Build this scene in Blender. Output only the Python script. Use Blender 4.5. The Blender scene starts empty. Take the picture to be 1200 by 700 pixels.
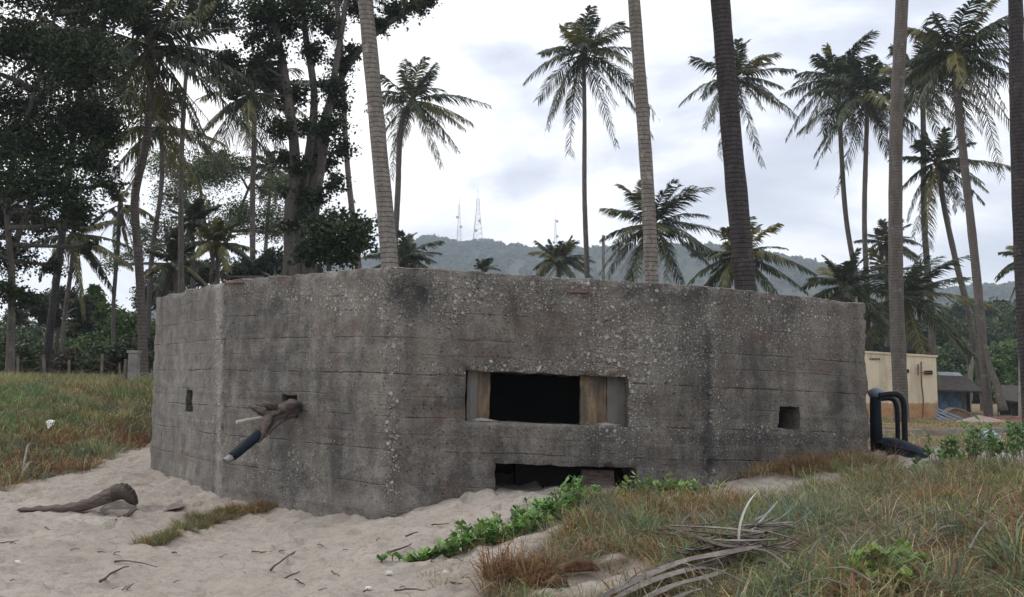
import bpy, math, random
import numpy as np
from mathutils import Vector

# ------------------------------------------------------------------ camera, sky, sun, exposure
S = bpy.context.scene
COL = S.collection
EYE = 1.5
F = 1150.0
PITCH = math.atan(120 / F)
cam = bpy.data.cameras.new('camera'); camo = bpy.data.objects.new('camera', cam); COL.objects.link(camo)
camo.location = (0, 0, EYE); camo.rotation_euler = (math.radians(90) + PITCH, 0, 0)
cam.sensor_width = 36; cam.lens = 36 * F / 1200; cam.clip_start = 0.05; cam.clip_end = 8000
S.camera = camo
S.view_settings.view_transform = 'Standard'; S.view_settings.look = 'None'
S.view_settings.exposure = 0.43; S.view_settings.gamma = 1; S.view_settings.use_curve_mapping = False
try:
    S.cycles.use_denoising = True
    S.cycles.max_bounces = 6; S.cycles.transparent_max_bounces = 8
except Exception: pass

SUN_EL, SUN_ROT = math.radians(44), math.radians(-72)
W = bpy.data.worlds.new('World'); S.world = W; W.use_nodes = True
nt = W.node_tree; nt.nodes.clear()
def nn(t, typ, **k):
    n = t.nodes.new(typ)
    for a, v in k.items():
        if a in ('ins',): continue
        setattr(n, a, v)
    for a, v in k.get('ins', {}).items():
        if hasattr(v, 'is_output') or isinstance(v, bpy.types.NodeSocket): t.links.new(v, n.inputs[a])
        else: n.inputs[a].default_value = v
    return n
def ramp(t, fac, pts, interp='LINEAR'):
    r = t.nodes.new('ShaderNodeValToRGB'); t.links.new(fac, r.inputs[0]); cr = r.color_ramp; cr.interpolation = interp
    while len(cr.elements) < len(pts): cr.elements.new(0.5)
    for e, (p, c) in zip(cr.elements, pts):
        e.position = p; e.color = (c, c, c, 1) if isinstance(c, (int, float)) else (*c, 1)
    return r.outputs[0]
def math_(t, op, a, b=0.0, c=0.0):
    m = t.nodes.new('ShaderNodeMath'); m.operation = op
    for i, v in enumerate((a, b, c)):
        if isinstance(v, bpy.types.NodeSocket): t.links.new(v, m.inputs[i])
        else: m.inputs[i].default_value = v
    return m.outputs[0]
def mix(t, fac, a, b, blend='MIX'):
    m = t.nodes.new('ShaderNodeMix'); m.data_type = 'RGBA'; m.blend_type = blend
    for i, v in ((0, fac), (6, a), (7, b)):
        if isinstance(v, bpy.types.NodeSocket): t.links.new(v, m.inputs[i])
        elif i == 0: m.inputs[i].default_value = v
        else: m.inputs[i].default_value = (v, v, v, 1) if isinstance(v, (int, float)) else (*v, 1)
    return m.outputs[2]
def noise_(t, vec, scale, detail=4, rough=0.55, dist=0.0):
    n = t.nodes.new('ShaderNodeTexNoise'); t.links.new(vec, n.inputs['Vector'])
    n.inputs['Scale'].default_value = scale; n.inputs['Detail'].default_value = detail
    n.inputs['Roughness'].default_value = rough; n.inputs['Distortion'].default_value = dist
    return n.outputs['Fac']
def mapping(t, vec, scale=(1, 1, 1), loc=(0, 0, 0), rot=(0, 0, 0)):
    m = t.nodes.new('ShaderNodeMapping'); t.links.new(vec, m.inputs[0])
    m.inputs['Scale'].default_value = scale; m.inputs['Location'].default_value = loc; m.inputs['Rotation'].default_value = rot
    return m.outputs[0]

sky = nn(nt, 'ShaderNodeTexSky', sky_type='NISHITA', sun_disc=False, sun_elevation=SUN_EL, sun_rotation=SUN_ROT)
bg1 = nn(nt, 'ShaderNodeBackground', ins={'Color': sky.outputs[0], 'Strength': 0.10})
tc = nn(nt, 'ShaderNodeTexCoord')
cv = mapping(nt, tc.outputs['Generated'], (1.3, 1.3, 3.4), (0.33, 0.4, 0.2), (0, 0.12, 0))
c1 = noise_(nt, cv, 1.5, 7, 0.52, 0.35)
c2 = noise_(nt, cv, 4.0, 5, 0.5, 0.2)
cf = math_(nt, 'ADD', math_(nt, 'MULTIPLY', c1, 0.75), math_(nt, 'MULTIPLY', c2, 0.25))
cc = ramp(nt, cf, [(0.39, (0.50, 0.53, 0.62)), (0.45, (0.66, 0.69, 0.775)), (0.50, (0.93, 0.94, 0.97)), (0.60, (1.10, 1.085, 1.07))])
bg2 = nn(nt, 'ShaderNodeBackground', ins={'Color': cc, 'Strength': 1.16})
cover = ramp(nt, noise_(nt, cv, 2.3, 6, 0.55), [(0.30, 0.78), (0.45, 0.97)])
wm = nn(nt, 'ShaderNodeMixShader', ins={0: cover, 1: bg1.outputs[0], 2: bg2.outputs[0]})
wo = nn(nt, 'ShaderNodeOutputWorld', ins={0: wm.outputs[0]})

sl = bpy.data.lights.new('sun', 'SUN'); sl.energy = 1.0; sl.angle = math.radians(28); sl.color = (1, 0.95, 0.88)
so = bpy.data.objects.new('sun', sl); COL.objects.link(so)
sd = Vector((math.sin(SUN_ROT) * math.cos(SUN_EL), math.cos(SUN_ROT) * math.cos(SUN_EL), math.sin(SUN_EL)))
so.rotation_euler = sd.to_track_quat('Z', 'Y').to_euler(); so.location = (0, 0, 40)

# ------------------------------------------------------------------ numbers
def vn(p, seed=0):
    p = np.asarray(p, float); i = np.floor(p).astype(np.int64); f = p - i; f = f * f * (3 - 2 * f)
    def h(a, b, c):
        x = (a * 73856093) ^ (b * 19349663) ^ (c * 83492791) ^ (seed * 2654435 + 1013)
        x = (x ^ (x >> 13)) * 1274126177 & 0x7fffffff
        x = (x ^ (x >> 15)) * 2246822519 & 0x7fffffff
        return ((x ^ (x >> 11)) & 0xffff) / 65535.0
    r = 0
    for a in (0, 1):
        for b in (0, 1):
            for c in (0, 1):
                w = (f[:, 0] if a else 1 - f[:, 0]) * (f[:, 1] if b else 1 - f[:, 1]) * (f[:, 2] if c else 1 - f[:, 2])
                r = r + w * h(i[:, 0] + a, i[:, 1] + b, i[:, 2] + c)
    return r
def fbm(p, sc, oct=4, seed=0, gain=0.5):
    p = np.asarray(p, float) * sc; a = 1; s = 0; t = 0
    for k in range(oct):
        s = s + a * vn(p, seed + k * 17); t += a; a *= gain; p = p * 2.03 + 5.7
    return s / t            # 0..1
def smooth(a, b, x):
    t = np.clip((x - a) / (b - a), 0, 1); return t * t * (3 - 2 * t)
CT, ST = math.cos(PITCH), math.sin(PITCH)
def ray(px, py):
    x = (px - 600) / F; y = (350 - py) / F
    return np.array([x, CT - y * ST, ST + y * CT])
def P(px, py, Y):
    d = ray(px, py); return np.array([0, 0, EYE]) + d * (Y / d[1])
def proj(V):
    V = np.asarray(V, float) - np.array([0, 0, EYE])
    zc = V[..., 1] * CT + V[..., 2] * ST; yc = -V[..., 1] * ST + V[..., 2] * CT
    zc = np.where(zc < 0.1, 0.1, zc)
    return 600 + F * V[..., 0] / zc, 350 - F * yc / zc

CP = [(0,2,.42),(-3,2,.3),(-2,4,.3),(-1,6,.3),(-1.3,9.8,.33),(-1.6,9.6,.31),(-3.4,11.6,.36),(-5.2,14.3,.52),(-6,13,.45),(-3,6,.3),(-5,9,.35),
 (-6.7,18,.75),(-6.8,13,.42),(-8.6,16.5,1.07),(-11,21,1.82),(-6.6,15,.54),(-8,18,1.05),(-9.7,22,1.86),(-8.6,23,1.88),(-15,30,1.9),(-8,34,1.85),
 (-12,50,1.8),(-30,40,1.9),(-4,22,1.7),(0,24,1.5),(4,20,1.1),(-9,11,.7),(-12,14,1.3),(-6,5,.4),(-.35,9.9,.59),(-.9,9.75,.45),(.35,10.1,.59),(1.3,10.2,.57),(2.09,10.3,.62),
 (2.8,10.7,.72),(4.17,11.4,.88),(-.5,7.5,.34),(-1,7,.31),(.2,7,.47),(.7,8.1,.57),(.35,8.8,.56),(1.5,8.6,.57),(2.3,8.7,.63),(3.7,8.5,.69),(4.8,9,.74),(2.4,9.7,.66),(.4,5.1,.40),
 (1.5,4.5,.60),(2.1,4,.70),(2,6,.70),(2.5,7.5,.69),(1,6.3,.55),(0,5.9,.36),(3.4,6,.74),(6,8,.82),(6,11,.82),(7,15,.80),(8,20,.78),(14,30,.70),(22,48,.68),(5,26,.74),(3,15,.9),
 (12,12,.86),(20,20,.9),(40,45,.9),(0,60,1.3),(-40,60,1.8),(-20,10,1.4),(-1,14,.7),(0,18,.9),(3,1,.7),(6,3,.85),(-10,2,.5)]
CP = np.array(CP, float)
def tps(r): return np.where(r > 1e-9, r * r * np.log(r + 1e-12), 0)
_n = len(CP); _A = np.zeros((_n + 3, _n + 3)); _r = np.hypot(CP[:, None, 0] - CP[None, :, 0], CP[:, None, 1] - CP[None, :, 1])
_A[:_n, :_n] = tps(_r) + np.eye(_n) * 0.02; _A[:_n, _n] = 1; _A[:_n, _n+1:] = CP[:, :2]; _A[_n, :_n] = 1; _A[_n+1:, :_n] = CP[:, :2].T
_w = np.linalg.solve(_A, np.concatenate([CP[:, 2], [0, 0, 0]]))
def base_h(x, y):
    x = np.atleast_1d(np.asarray(x, float)); y = np.atleast_1d(np.asarray(y, float))
    xs = np.clip(x, -45, 45); ys = np.clip(y, 0, 62)
    out = np.empty(x.shape)
    for s in range(0, x.size, 20000):
        a, b = xs[s:s+20000], ys[s:s+20000]
        r = np.hypot(a[:, None] - CP[None, :, 0], b[:, None] - CP[None, :, 1])
        out[s:s+20000] = tps(r) @ _w[:_n] + _w[_n] + a * _w[_n+1] + b * _w[_n+2]
    out = np.clip(out, 0.1, 2.6)
    d = np.hypot(x, y); k = smooth(45, 90, d)
    return out * (1 - k) + 1.4 * k

def inpoly(x, y, poly):
    r = np.zeros(x.shape, bool); n = len(poly)
    for i in range(n):
        x0, y0 = poly[i]; x1, y1 = poly[(i + 1) % n]
        c = ((y0 > y) != (y1 > y)) & (x < (x1 - x0) * (y - y0) / (y1 - y0 + 1e-12) + x0); r ^= c
    return r
def polyd(x, y, poly):
    """signed distance, positive inside"""
    d = np.full(x.shape, 1e9); n = len(poly)
    for i in range(n):
        ax, ay = poly[i]; bx, by = poly[(i + 1) % n]
        vx, vy = bx - ax, by - ay; t = np.clip(((x - ax) * vx + (y - ay) * vy) / (vx * vx + vy * vy + 1e-12), 0, 1)
        d = np.minimum(d, np.hypot(x - ax - vx * t, y - ay - vy * t))
    return np.where(inpoly(x, y, poly), d, -d)
def ground(px, py, lift=0.0):
    d = ray(px, py); t = 2.0; o = np.array([0, 0, EYE])
    while t < 90:
        q = o + d * t
        if q[2] < base_h(q[0], q[1])[0] + lift: break
        t += 0.04 if t < 20 else 0.2
    return q
def gxy(px, py):
    q = ground(px, py); return (q[0], q[1])

MOUND = [gxy(*a) for a in [(540, 704), (585, 668), (632, 640), (672, 610), (712, 592), (740, 582)]] + [(1.15, 8.6), (1.8, 8.75), (2.4, 9.0), (3.3, 9.8), (5, 10.4), (9, 10.5), (9, 2.5), (2.0, 2.5), (0.5, 3.5)]
WALLG = [(2.5, 10.45), (3.1, 10.2), (4.0, 10.45), (4.25, 11.0), (3.9, 11.4), (2.2, 10.6)]
LEFTG = [(-6.4, 12.0)] + [gxy(*a) for a in [(0, 572), (45, 566), (100, 548), (150, 525), (172, 521)]] + [(-5.6, 19), (-3, 18.2), (3.5, 18.2), (5, 17), (5.2, 40), (5, 90), (-90, 90), (-90, 4), (-12, 6)]
FARG = [(5.4, 14), (12, 12.5), (30, 12), (60, 20), (60, 90), (5, 90), (5, 30)]
BARE = [(gxy(a, b), r_) for a, b, r_ in [(735, 675, .26), (690, 690, .28), (640, 697, .14), (715, 655, .10), (850, 572, .22)]]
def gmask(x, y):
    p = np.stack([x, y, 0 * x], -1)
    j = (fbm(p, 2.2, 3, 5) - 0.5) * 0.55 + (fbm(p, 8, 2, 9) - 0.5) * 0.15
    m = smooth(-0.06, 0.10, polyd(x, y, MOUND) + j * 0.7)
    for c, r_ in BARE: m = m * (1 - np.exp(-(((x - c[0]) ** 2 + (y - c[1]) ** 2) / r_ ** 2) ** 1.5) * 1.0)
    m2 = smooth(-0.1, 0.15, polyd(x, y, WALLG) + j * 0.5)
    m3 = smooth(-0.15, 0.2, polyd(x, y, LEFTG) + j * 1.3)
    m4 = smooth(-0.6, 0.5, polyd(x, y, FARG) + (fbm(p, 0.35, 3, 31) - 0.5) * 3.0)
    return np.maximum.reduce([m, m2, m3, m4])
def relief(x, y, g):
    p = np.stack([x, y, 0 * x], -1)
    near = 1 - smooth(16, 30, np.hypot(x, y))
    w = p + np.stack([fbm(p, 1.5, 2, 77), fbm(p, 1.5, 2, 78), 0 * x], -1) * 0.5
    r = (fbm(w * np.array([.75, 1.25, 1]), 3.2, 4, 3, .6) - 0.5) * 0.18 + (np.abs(fbm(w, 6.0, 2, 8) - 0.5)) * -0.09 + (fbm(p, 15, 2, 4) - 0.5) * 0.034
    if near.max() > 0:
        cs = .42; ci = np.floor(x / cs); cj = np.floor(y / cs)
        for a in (-1, 0, 1):
            for b in (-1, 0, 1):
                q = np.stack([ci + a, cj + b, 0 * x], -1); h1, h2, h3, h4 = (vn(q, k) for k in (301, 302, 303, 304))
                dx = x - (ci + a + h1) * cs; dy = y - (cj + b + h2) * cs; th = h3 * 6.283; u_ = dx * np.cos(th) + dy * np.sin(th); v_ = -dx * np.sin(th) + dy * np.cos(th)
                e = np.sqrt((u_ / .135) ** 2 + (v_ / .058) ** 2); on = (h4 > .35) * near
                r = r + on * (-.048 * (1 - smooth(.55, 1.05, e)) + .017 * np.exp(-((e - 1.25) / .22) ** 2)) * (.5 + h1)
    hum = (fbm(p, 1.9, 3, 201) - 0.5) * 0.20 + (fbm(p, 4.6, 2, 207) - 0.5) * 0.09
    return r * near * (1 - 0.5 * g) + hum * near * g
def gh(x, y):
    x = np.atleast_1d(np.asarray(x, float)); y = np.atleast_1d(np.asarray(y, float))
    return base_h(x, y) + relief(x, y, gmask(x, y))
def gz(x, y): return float(gh(x, y)[0])

# ------------------------------------------------------------------ mesh plumbing
def mk(name, V, Q=None, T=None, mat=None, smooth_=False, col=None, parent=None):
    V = np.asarray(V, np.float32).reshape(-1, 3)
    Q = np.zeros((0, 4), np.int32) if Q is None or len(Q) == 0 else np.asarray(Q, np.int32).reshape(-1, 4)
    T = np.zeros((0, 3), np.int32) if T is None or len(T) == 0 else np.asarray(T, np.int32).reshape(-1, 3)
    m = bpy.data.meshes.new(name)
    m.vertices.add(len(V))
    off = np.zeros(3, np.float32) if parent is None else np.array(parent.location, np.float32)
    m.vertices.foreach_set('co', (V - off).ravel())
    nl = Q.size + T.size; m.loops.add(nl)
    m.loops.foreach_set('vertex_index', np.concatenate([Q.ravel(), T.ravel()]))
    m.polygons.add(len(Q) + len(T))
    st = np.concatenate([np.arange(len(Q)) * 4, Q.size + np.arange(len(T)) * 3]).astype(np.int32)
    m.polygons.foreach_set('loop_start', st)
    m.polygons.foreach_set('use_smooth', np.full(len(Q) + len(T), smooth_, bool))
    if col is not None:
        a = m.color_attributes.new('tint', 'FLOAT_COLOR', 'POINT')
        c = np.ones((len(V), 4), np.float32); c[:, :3] = col; a.data.foreach_set('color', c.ravel())
    m.update(calc_edges=True); m.validate()
    if mat: m.materials.append(mat)
    o = bpy.data.objects.new(name, m); COL.objects.link(o)
    if parent is not None: o.parent = parent
    return o
class MB:
    def __init__(s): s.V = []; s.Q = []; s.T = []; s.C = []; s.n = 0
    def add(s, V, Q=None, T=None, col=None):
        V = np.asarray(V, float).reshape(-1, 3)
        if Q is not None and len(Q): s.Q.append(np.asarray(Q, int).reshape(-1, 4) + s.n)
        if T is not None and len(T): s.T.append(np.asarray(T, int).reshape(-1, 3) + s.n)
        s.V.append(V); s.n += len(V)
        if col is not None: s.C.append(np.broadcast_to(np.asarray(col, float), (len(V), 3)))
    def box(s, a, b, rz=0.0, top=None):
        a = np.array(a, float); b = np.array(b, float); c = (a + b) / 2; h = (b - a) / 2
        v = np.array([[i, j, k] for k in (-1, 1) for j in (-1, 1) for i in (-1, 1)], float) * h
        R = np.array([[math.cos(rz), -math.sin(rz), 0], [math.sin(rz), math.cos(rz), 0], [0, 0, 1]])
        s.add(v @ R.T + c, [[0, 2, 3, 1], [4, 5, 7, 6], [0, 1, 5, 4], [2, 6, 7, 3], [0, 4, 6, 2], [1, 3, 7, 5]])
    def hexa(s, v8): s.add(v8, [[0, 3, 2, 1], [4, 5, 6, 7], [0, 1, 5, 4], [1, 2, 6, 5], [2, 3, 7, 6], [3, 0, 4, 7]])
    def tube(s, pts, rad, seg=8, jit=0.0, seed=0, flat=None, col=None, cap=True):
        pts = np.asarray(pts, float); n = len(pts); rad = np.broadcast_to(np.asarray(rad, float), (n,))
        t = np.gradient(pts, axis=0); t /= np.linalg.norm(t, axis=1)[:, None] + 1e-9
        up = np.array([0.0, 0, 1]) if abs(t[0][2]) < 0.9 else np.array([0, 1.0, 0])
        V = []; a = np.linspace(0, 2 * math.pi, seg, endpoint=False); prev = None
        for i in range(n):
            s1 = np.cross(t[i], up) if prev is None else prev - t[i] * np.dot(prev, t[i])
            s1 /= np.linalg.norm(s1) + 1e-9; s2 = np.cross(s1, t[i]); prev = s1
            r = np.full(seg, rad[i])
            if jit: r = r * (1 + jit * (fbm(np.stack([np.cos(a) * 1.5, np.sin(a) * 1.5, np.full(seg, i * 0.45 + seed * 3.1)], -1) + 20, 1.3, 3, seed) - 0.5) * 2)
            f2 = 1.0 if flat is None else flat
            V.append(pts[i] + (np.cos(a) * r)[:, None] * s1 + (np.sin(a) * r * f2)[:, None] * s2)
        V = np.concatenate(V); Q = []
        for i in range(n - 1):
            for k in range(seg):
                k2 = (k + 1) % seg; Q.append([i * seg + k, i * seg + k2, (i + 1) * seg + k2, (i + 1) * seg + k])
        T = []
        if cap:
            V = np.concatenate([V, pts[:1], pts[-1:]]); c0, c1 = n * seg, n * seg + 1
            for k in range(seg):
                k2 = (k + 1) % seg; T += [[c0, k2, k], [c1, (n - 1) * seg + k, (n - 1) * seg + k2]]
        s.add(V, Q, T, col)
    def build(s, name, mat, parent=None, smooth_=False):
        V = np.concatenate(s.V); Q = np.concatenate(s.Q) if s.Q else None; T = np.concatenate(s.T) if s.T else None
        C = np.concatenate(s.C) if s.C and sum(len(c) for c in s.C) == len(V) else None
        return mk(name, V, Q, T, mat, smooth_, C, parent)
def curve(pts, n=24):
    """Catmull-Rom through pts"""
    p = np.asarray(pts, float); p = np.vstack([2 * p[0] - p[1], p, 2 * p[-1] - p[-2]]); m = len(p) - 3; out = []
    for u in np.linspace(0, m - 1e-6, n):
        i = int(u); t = u - i; a, b, c, d = p[i:i+4]
        out.append(0.5 * ((2 * b) + (-a + c) * t + (2 * a - 5 * b + 4 * c - d) * t * t + (-a + 3 * b - 3 * c + d) * t ** 3))
    return np.array(out)
def tag(o, label=None, cat=None, group=None, kind=None):
    if label: o['label'] = label
    if cat: o['category'] = cat
    if group: o['group'] = group
    if kind: o['kind'] = kind
    return o
def root(name, loc, label, cat, group=None):
    o = bpy.data.objects.new(name, None); COL.objects.link(o); o.location = [float(v) for v in loc]
    o.empty_display_size = 0.3
    return tag(o, label, cat, group)
def lin(h):
    c = [int(h[i:i+2], 16) / 255 for i in (0, 2, 4)]; return tuple(x / 12.92 if x < .04045 else ((x + .055) / 1.055) ** 2.4 for x in c)

# ------------------------------------------------------------------ materials
def newmat(name):
    m = bpy.data.materials.new(name); m.use_nodes = True; t = m.node_tree; t.nodes.clear()
    return m, t
def finish(t, color, rough=0.85, height=None, strength=0.5, dist=0.02, spec=0.3, metallic=0.0, transl=0.0, translcol=None):
    b = nn(t, 'ShaderNodeBsdfPrincipled')
    if isinstance(color, bpy.types.NodeSocket): t.links.new(color, b.inputs['Base Color'])
    else: b.inputs['Base Color'].default_value = (*color, 1)
    if isinstance(rough, bpy.types.NodeSocket): t.links.new(rough, b.inputs['Roughness'])
    else: b.inputs['Roughness'].default_value = rough
    b.inputs['Specular IOR Level'].default_value = spec; b.inputs['Metallic'].default_value = metallic
    if height is not None:
        bp = nn(t, 'ShaderNodeBump', ins={'Height': height, 'Strength': strength, 'Distance': dist}); t.links.new(bp.outputs[0], b.inputs['Normal'])
    out = b.outputs[0]
    if transl > 0:
        tr = nn(t, 'ShaderNodeBsdfTranslucent')
        src = translcol if translcol is not None else color
        if isinstance(src, bpy.types.NodeSocket): t.links.new(src, tr.inputs[0])
        else: tr.inputs[0].default_value = (*src, 1)
        ms = nn(t, 'ShaderNodeMixShader', ins={0: transl, 1: out, 2: tr.outputs[0]}); out = ms.outputs[0]
    nn(t, 'ShaderNodeOutputMaterial', ins={0: out})
def pos(t): return nn(t, 'ShaderNodeNewGeometry').outputs['Position']
def simple(name, c1, c2, scale=4.0, rough=0.85, bump=0.3, bs=30.0, stretch=(1, 1, 1), metallic=0.0, spec=0.3, dist=0.01, transl=0.0):
    m, t = newmat(name); p = mapping(t, pos(t), stretch)
    f = noise_(t, p, scale, 6, 0.65, 0.3); c = ramp(t, f, [(0.32, c1), (0.68, c2)])
    h = noise_(t, p, bs, 5, 0.6)
    finish(t, c, rough, h, bump, dist, spec, metallic, transl); return m
def tinted(name, rough=0.6, transl=0.3, spec=0.25, vary=0.35, vs=3.0):
    m, t = newmat(name); a = nn(t, 'ShaderNodeAttribute', attribute_name='tint')
    f = noise_(t, pos(t), vs, 3, 0.6); k = math_(t, 'MULTIPLY_ADD', f, vary * 2, 1 - vary)
    c = mix(t, 1.0, a.outputs['Color'], nn(t, 'ShaderNodeCombineColor', ins={0: k, 1: k, 2: k}).outputs[0], 'MULTIPLY')
    finish(t, c, rough, None, transl=transl, spec=spec); return m

def make_concrete():
    m, t = newmat('weathered_concrete'); p = pos(t)
    at = nn(t, 'ShaderNodeAttribute', attribute_name='tint'); sp = nn(t, 'ShaderNodeSeparateColor', ins={0: at.outputs['Color']})
    peb_m, dark_m, light_m = sp.outputs[0], sp.outputs[1], sp.outputs[2]
    xyz = nn(t, 'ShaderNodeSeparateXYZ', ins={0: p})
    v = math_(t, 'ADD', xyz.outputs[2], math_(t, 'MULTIPLY', xyz.outputs[0], 0.04))
    big = noise_(t, p, 0.9, 5, 0.6, 0.3); mid = noise_(t, p, 5.0, 6, 0.7, 0.4); fine = noise_(t, p, 42.0, 5, 0.75)
    grit = noise_(t, p, 140.0, 3, 0.7)
    streak = noise_(t, mapping(t, p, (5.5, 5.5, 0.55)), 1.0, 6, 0.65, 0.25)
    horiz = noise_(t, mapping(t, p, (0.5, 0.5, 14)), 1.0, 4, 0.6)
    base = ramp(t, mid, [(0.32, (0.080, 0.074, 0.066)), (0.50, (0.178, 0.165, 0.146)), (0.68, (0.30, 0.28, 0.245))])
    base = mix(t, ramp(t, big, [(0.40, 0.0), (0.62, 0.45)]), base, (0.225, 0.200, 0.168))
    base = mix(t, math_(t, 'MULTIPLY', ramp(t, streak, [(0.46, 0.0), (0.62, 0.75)]), ramp(t, fine, [(0.35, 1.0), (0.62, 0.45)])), base, (0.068, 0.066, 0.068))
    base = mix(t, ramp(t, streak, [(0.22, 0.45), (0.40, 0.0)]), base, (0.30, 0.285, 0.265))
    base = mix(t, ramp(t, horiz, [(0.55, 0.0), (0.75, 0.35)]), base, (0.11, 0.10, 0.10))
    base = mix(t, ramp(t, fine, [(0.36, 0.8), (0.49, 0.0)]), base, (0.05, 0.047, 0.045))
    base = mix(t, ramp(t, fine, [(0.56, 0.0), (0.70, 0.5)]), base, (0.36, 0.34, 0.31))
    base = mix(t, ramp(t, grit, [(0.36, 0.6), (0.47, 0.0)]), base, (0.055, 0.052, 0.05))
    wn_ = noise_(t, mapping(t, p, (3.0, 3.0, 26)), 1.0, 5, 0.75, 0.1)
    base = mix(t, ramp(t, wn_, [(0.36, 0.45), (0.46, 0.0)]), base, (0.075, 0.07, 0.068))
    blo = noise_(t, mapping(t, p, (1.5, 1.5, .55), (3, 8, 2)), 1.6, 7, 0.68, 0.35)
    base = mix(t, ramp(t, blo, [(0.37, 0.95), (0.48, 0.0)]), base, mix(t, 0.68, base, (0.045, 0.043, 0.044)))
    base = mix(t, ramp(t, blo, [(0.52, 0.0), (0.66, 0.6)]), base, mix(t, 0.4, base, (0.36, 0.325, 0.275)))
    # rusty red lichen patches
    red = math_(t, 'MULTIPLY', ramp(t, noise_(t, mapping(t, p, (1, 1, 1.3), (7, 3, 1)), 1.9, 6, 0.7, 0.6), [(0.51, 0.0), (0.64, 0.85)]), ramp(t, fine, [(0.40, 1.0), (0.62, 0.3)]))
    base = mix(t, red, base, (0.115, 0.072, 0.058))
    # formwork lift lines
    wob = math_(t, 'MULTIPLY', noise_(t, p, 3.0, 4, 0.6), 0.03)
    isr = math_(t, 'GREATER_THAN', xyz.outputs[0], -1.26)
    vw = math_(t, 'ADD', v, math_(t, 'MULTIPLY_ADD', noise_(t, p, 9.0, 3, 0.7), 0.022, -0.011))
    vw = math_(t, 'ADD', vw, math_(t, 'MULTIPLY_ADD', noise_(t, p, 1.2, 2, 0.5), 0.05, -0.025))
    line = None
    for lv, am in ((2.62, .3), (2.37, .55), (2.10, .7), (1.93, .35), (1.73, 1.0), (1.50, .35), (1.29, .95), (1.12, .25), (0.96, .8), (0.62, .5)):
        l_ = ramp(t, math_(t, 'ABSOLUTE', math_(t, 'SUBTRACT', vw, lv)), [(0.0015, am), (0.009, 0.0)])
        b_ = ramp(t, noise_(t, mapping(t, p, (1, 1, 1), (lv * 7, 9, 4)), 1.9, 6, 0.75), [(0.44, 0.0), (0.56, 1.0)])
        l_ = math_(t, 'MULTIPLY', l_, b_); line = l_ if line is None else math_(t, 'MAXIMUM', line, l_)
    base = mix(t, math_(t, 'MULTIPLY', line, 0.45), base, (0.05, 0.047, 0.044))
    base = mix(t, math_(t, 'MULTIPLY', isr, 0.30), base, mix(t, 0.4, base, (0.175, 0.140, 0.112)))
    fr2 = math_(t, 'FRACT', math_(t, 'DIVIDE', math_(t, 'ADD', v, math_(t, 'MULTIPLY', wob, 0.6)), 0.123))
    line2 = math_(t, 'MULTIPLY', ramp(t, fr2, [(0.0, 1.0), (0.06, 0.0), (0.95, 0.0), (0.99, 1.0)]), ramp(t, noise_(t, p, 1.7, 4, 0.7), [(0.48, 0.0), (0.62, 0.6)]))
    base = mix(t, math_(t, 'MULTIPLY', line2, 0.5), base, (0.28, 0.265, 0.25))
    # exposed pebbles and coral
    def pebbles(scale, lo, hi, thr):
        n = t.nodes.new('ShaderNodeTexVoronoi'); n.inputs['Scale'].default_value = scale; n.inputs['Randomness'].default_value = 1.0
        wv = nn(t, 'ShaderNodeVectorMath', operation='ADD', ins={0: p})
        nz = t.nodes.new('ShaderNodeTexNoise'); nz.inputs['Scale'].default_value = scale * 0.8; t.links.new(p, nz.inputs['Vector'])
        sc = nn(t, 'ShaderNodeVectorMath', operation='SCALE', ins={0: nz.outputs['Color']}); sc.inputs['Scale'].default_value = 0.9 / scale
        t.links.new(sc.outputs[0], wv.inputs[1]); t.links.new(wv.outputs[0], n.inputs['Vector'])
        rnd = nn(t, 'ShaderNodeSeparateColor', ins={0: n.outputs['Color']})
        shape = ramp(t, n.outputs['Distance'], [(lo, 1.0), (hi, 0.0)])
        patch = noise_(t, mapping(t, p, (1, 1, 1), (scale, 1, 3)), 1.6, 4, 0.6)
        lev = math_(t, 'ADD', math_(t, 'MULTIPLY', patch, 1.15), math_(t, 'MULTIPLY', peb_m, 0.95))
        on = math_(t, 'GREATER_THAN', lev, math_(t, 'MULTIPLY_ADD', rnd.outputs[0], 0.55, thr))
        return math_(t, 'MULTIPLY', shape, on), rnd.outputs[1]
    pa, ra = pebbles(16.0, 0.20, 0.42, 0.78)
    pb, rb = pebbles(34.0, 0.22, 0.40, 0.62)
    pc, rc = pebbles(75.0, 0.22, 0.42, 0.60)
    base = mix(t, math_(t, 'MULTIPLY', pc, 0.8), base, mix(t, rc, (0.20, 0.19, 0.17), (0.40, 0.38, 0.34)))
    base = mix(t, math_(t, 'MULTIPLY', pb, 0.85), base, mix(t, rb, (0.27, 0.25, 0.225), (0.58, 0.55, 0.49)))
    base = mix(t, math_(t, 'MULTIPLY', pa, 0.8), base, mix(t, ra, (0.28, 0.26, 0.235), (0.62, 0.60, 0.55)))
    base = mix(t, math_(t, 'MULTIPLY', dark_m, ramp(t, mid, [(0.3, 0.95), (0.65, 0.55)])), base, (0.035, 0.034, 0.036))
    base = mix(t, math_(t, 'MULTIPLY', light_m, ramp(t, mid, [(0.3, 0.25), (0.6, 0.8)])), base, (0.36, 0.34, 0.31))
    # pits
    vo = t.nodes.new('ShaderNodeTexVoronoi'); vo.inputs['Scale'].default_value = 26; t.links.new(p, vo.inputs['Vector'])
    rn = nn(t, 'ShaderNodeSeparateColor', ins={0: vo.outputs['Color']})
    pit = math_(t, 'MULTIPLY', ramp(t, vo.outputs['Distance'], [(0.10, 1.0), (0.24, 0.0)]), math_(t, 'GREATER_THAN', rn.outputs[2], 0.80))
    base = mix(t, math_(t, 'MULTIPLY', pit, 0.85), base, (0.03, 0.028, 0.028))
    h = math_(t, 'ADD', math_(t, 'MULTIPLY', mid, 0.5), math_(t, 'MULTIPLY', fine, 0.55))
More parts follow.
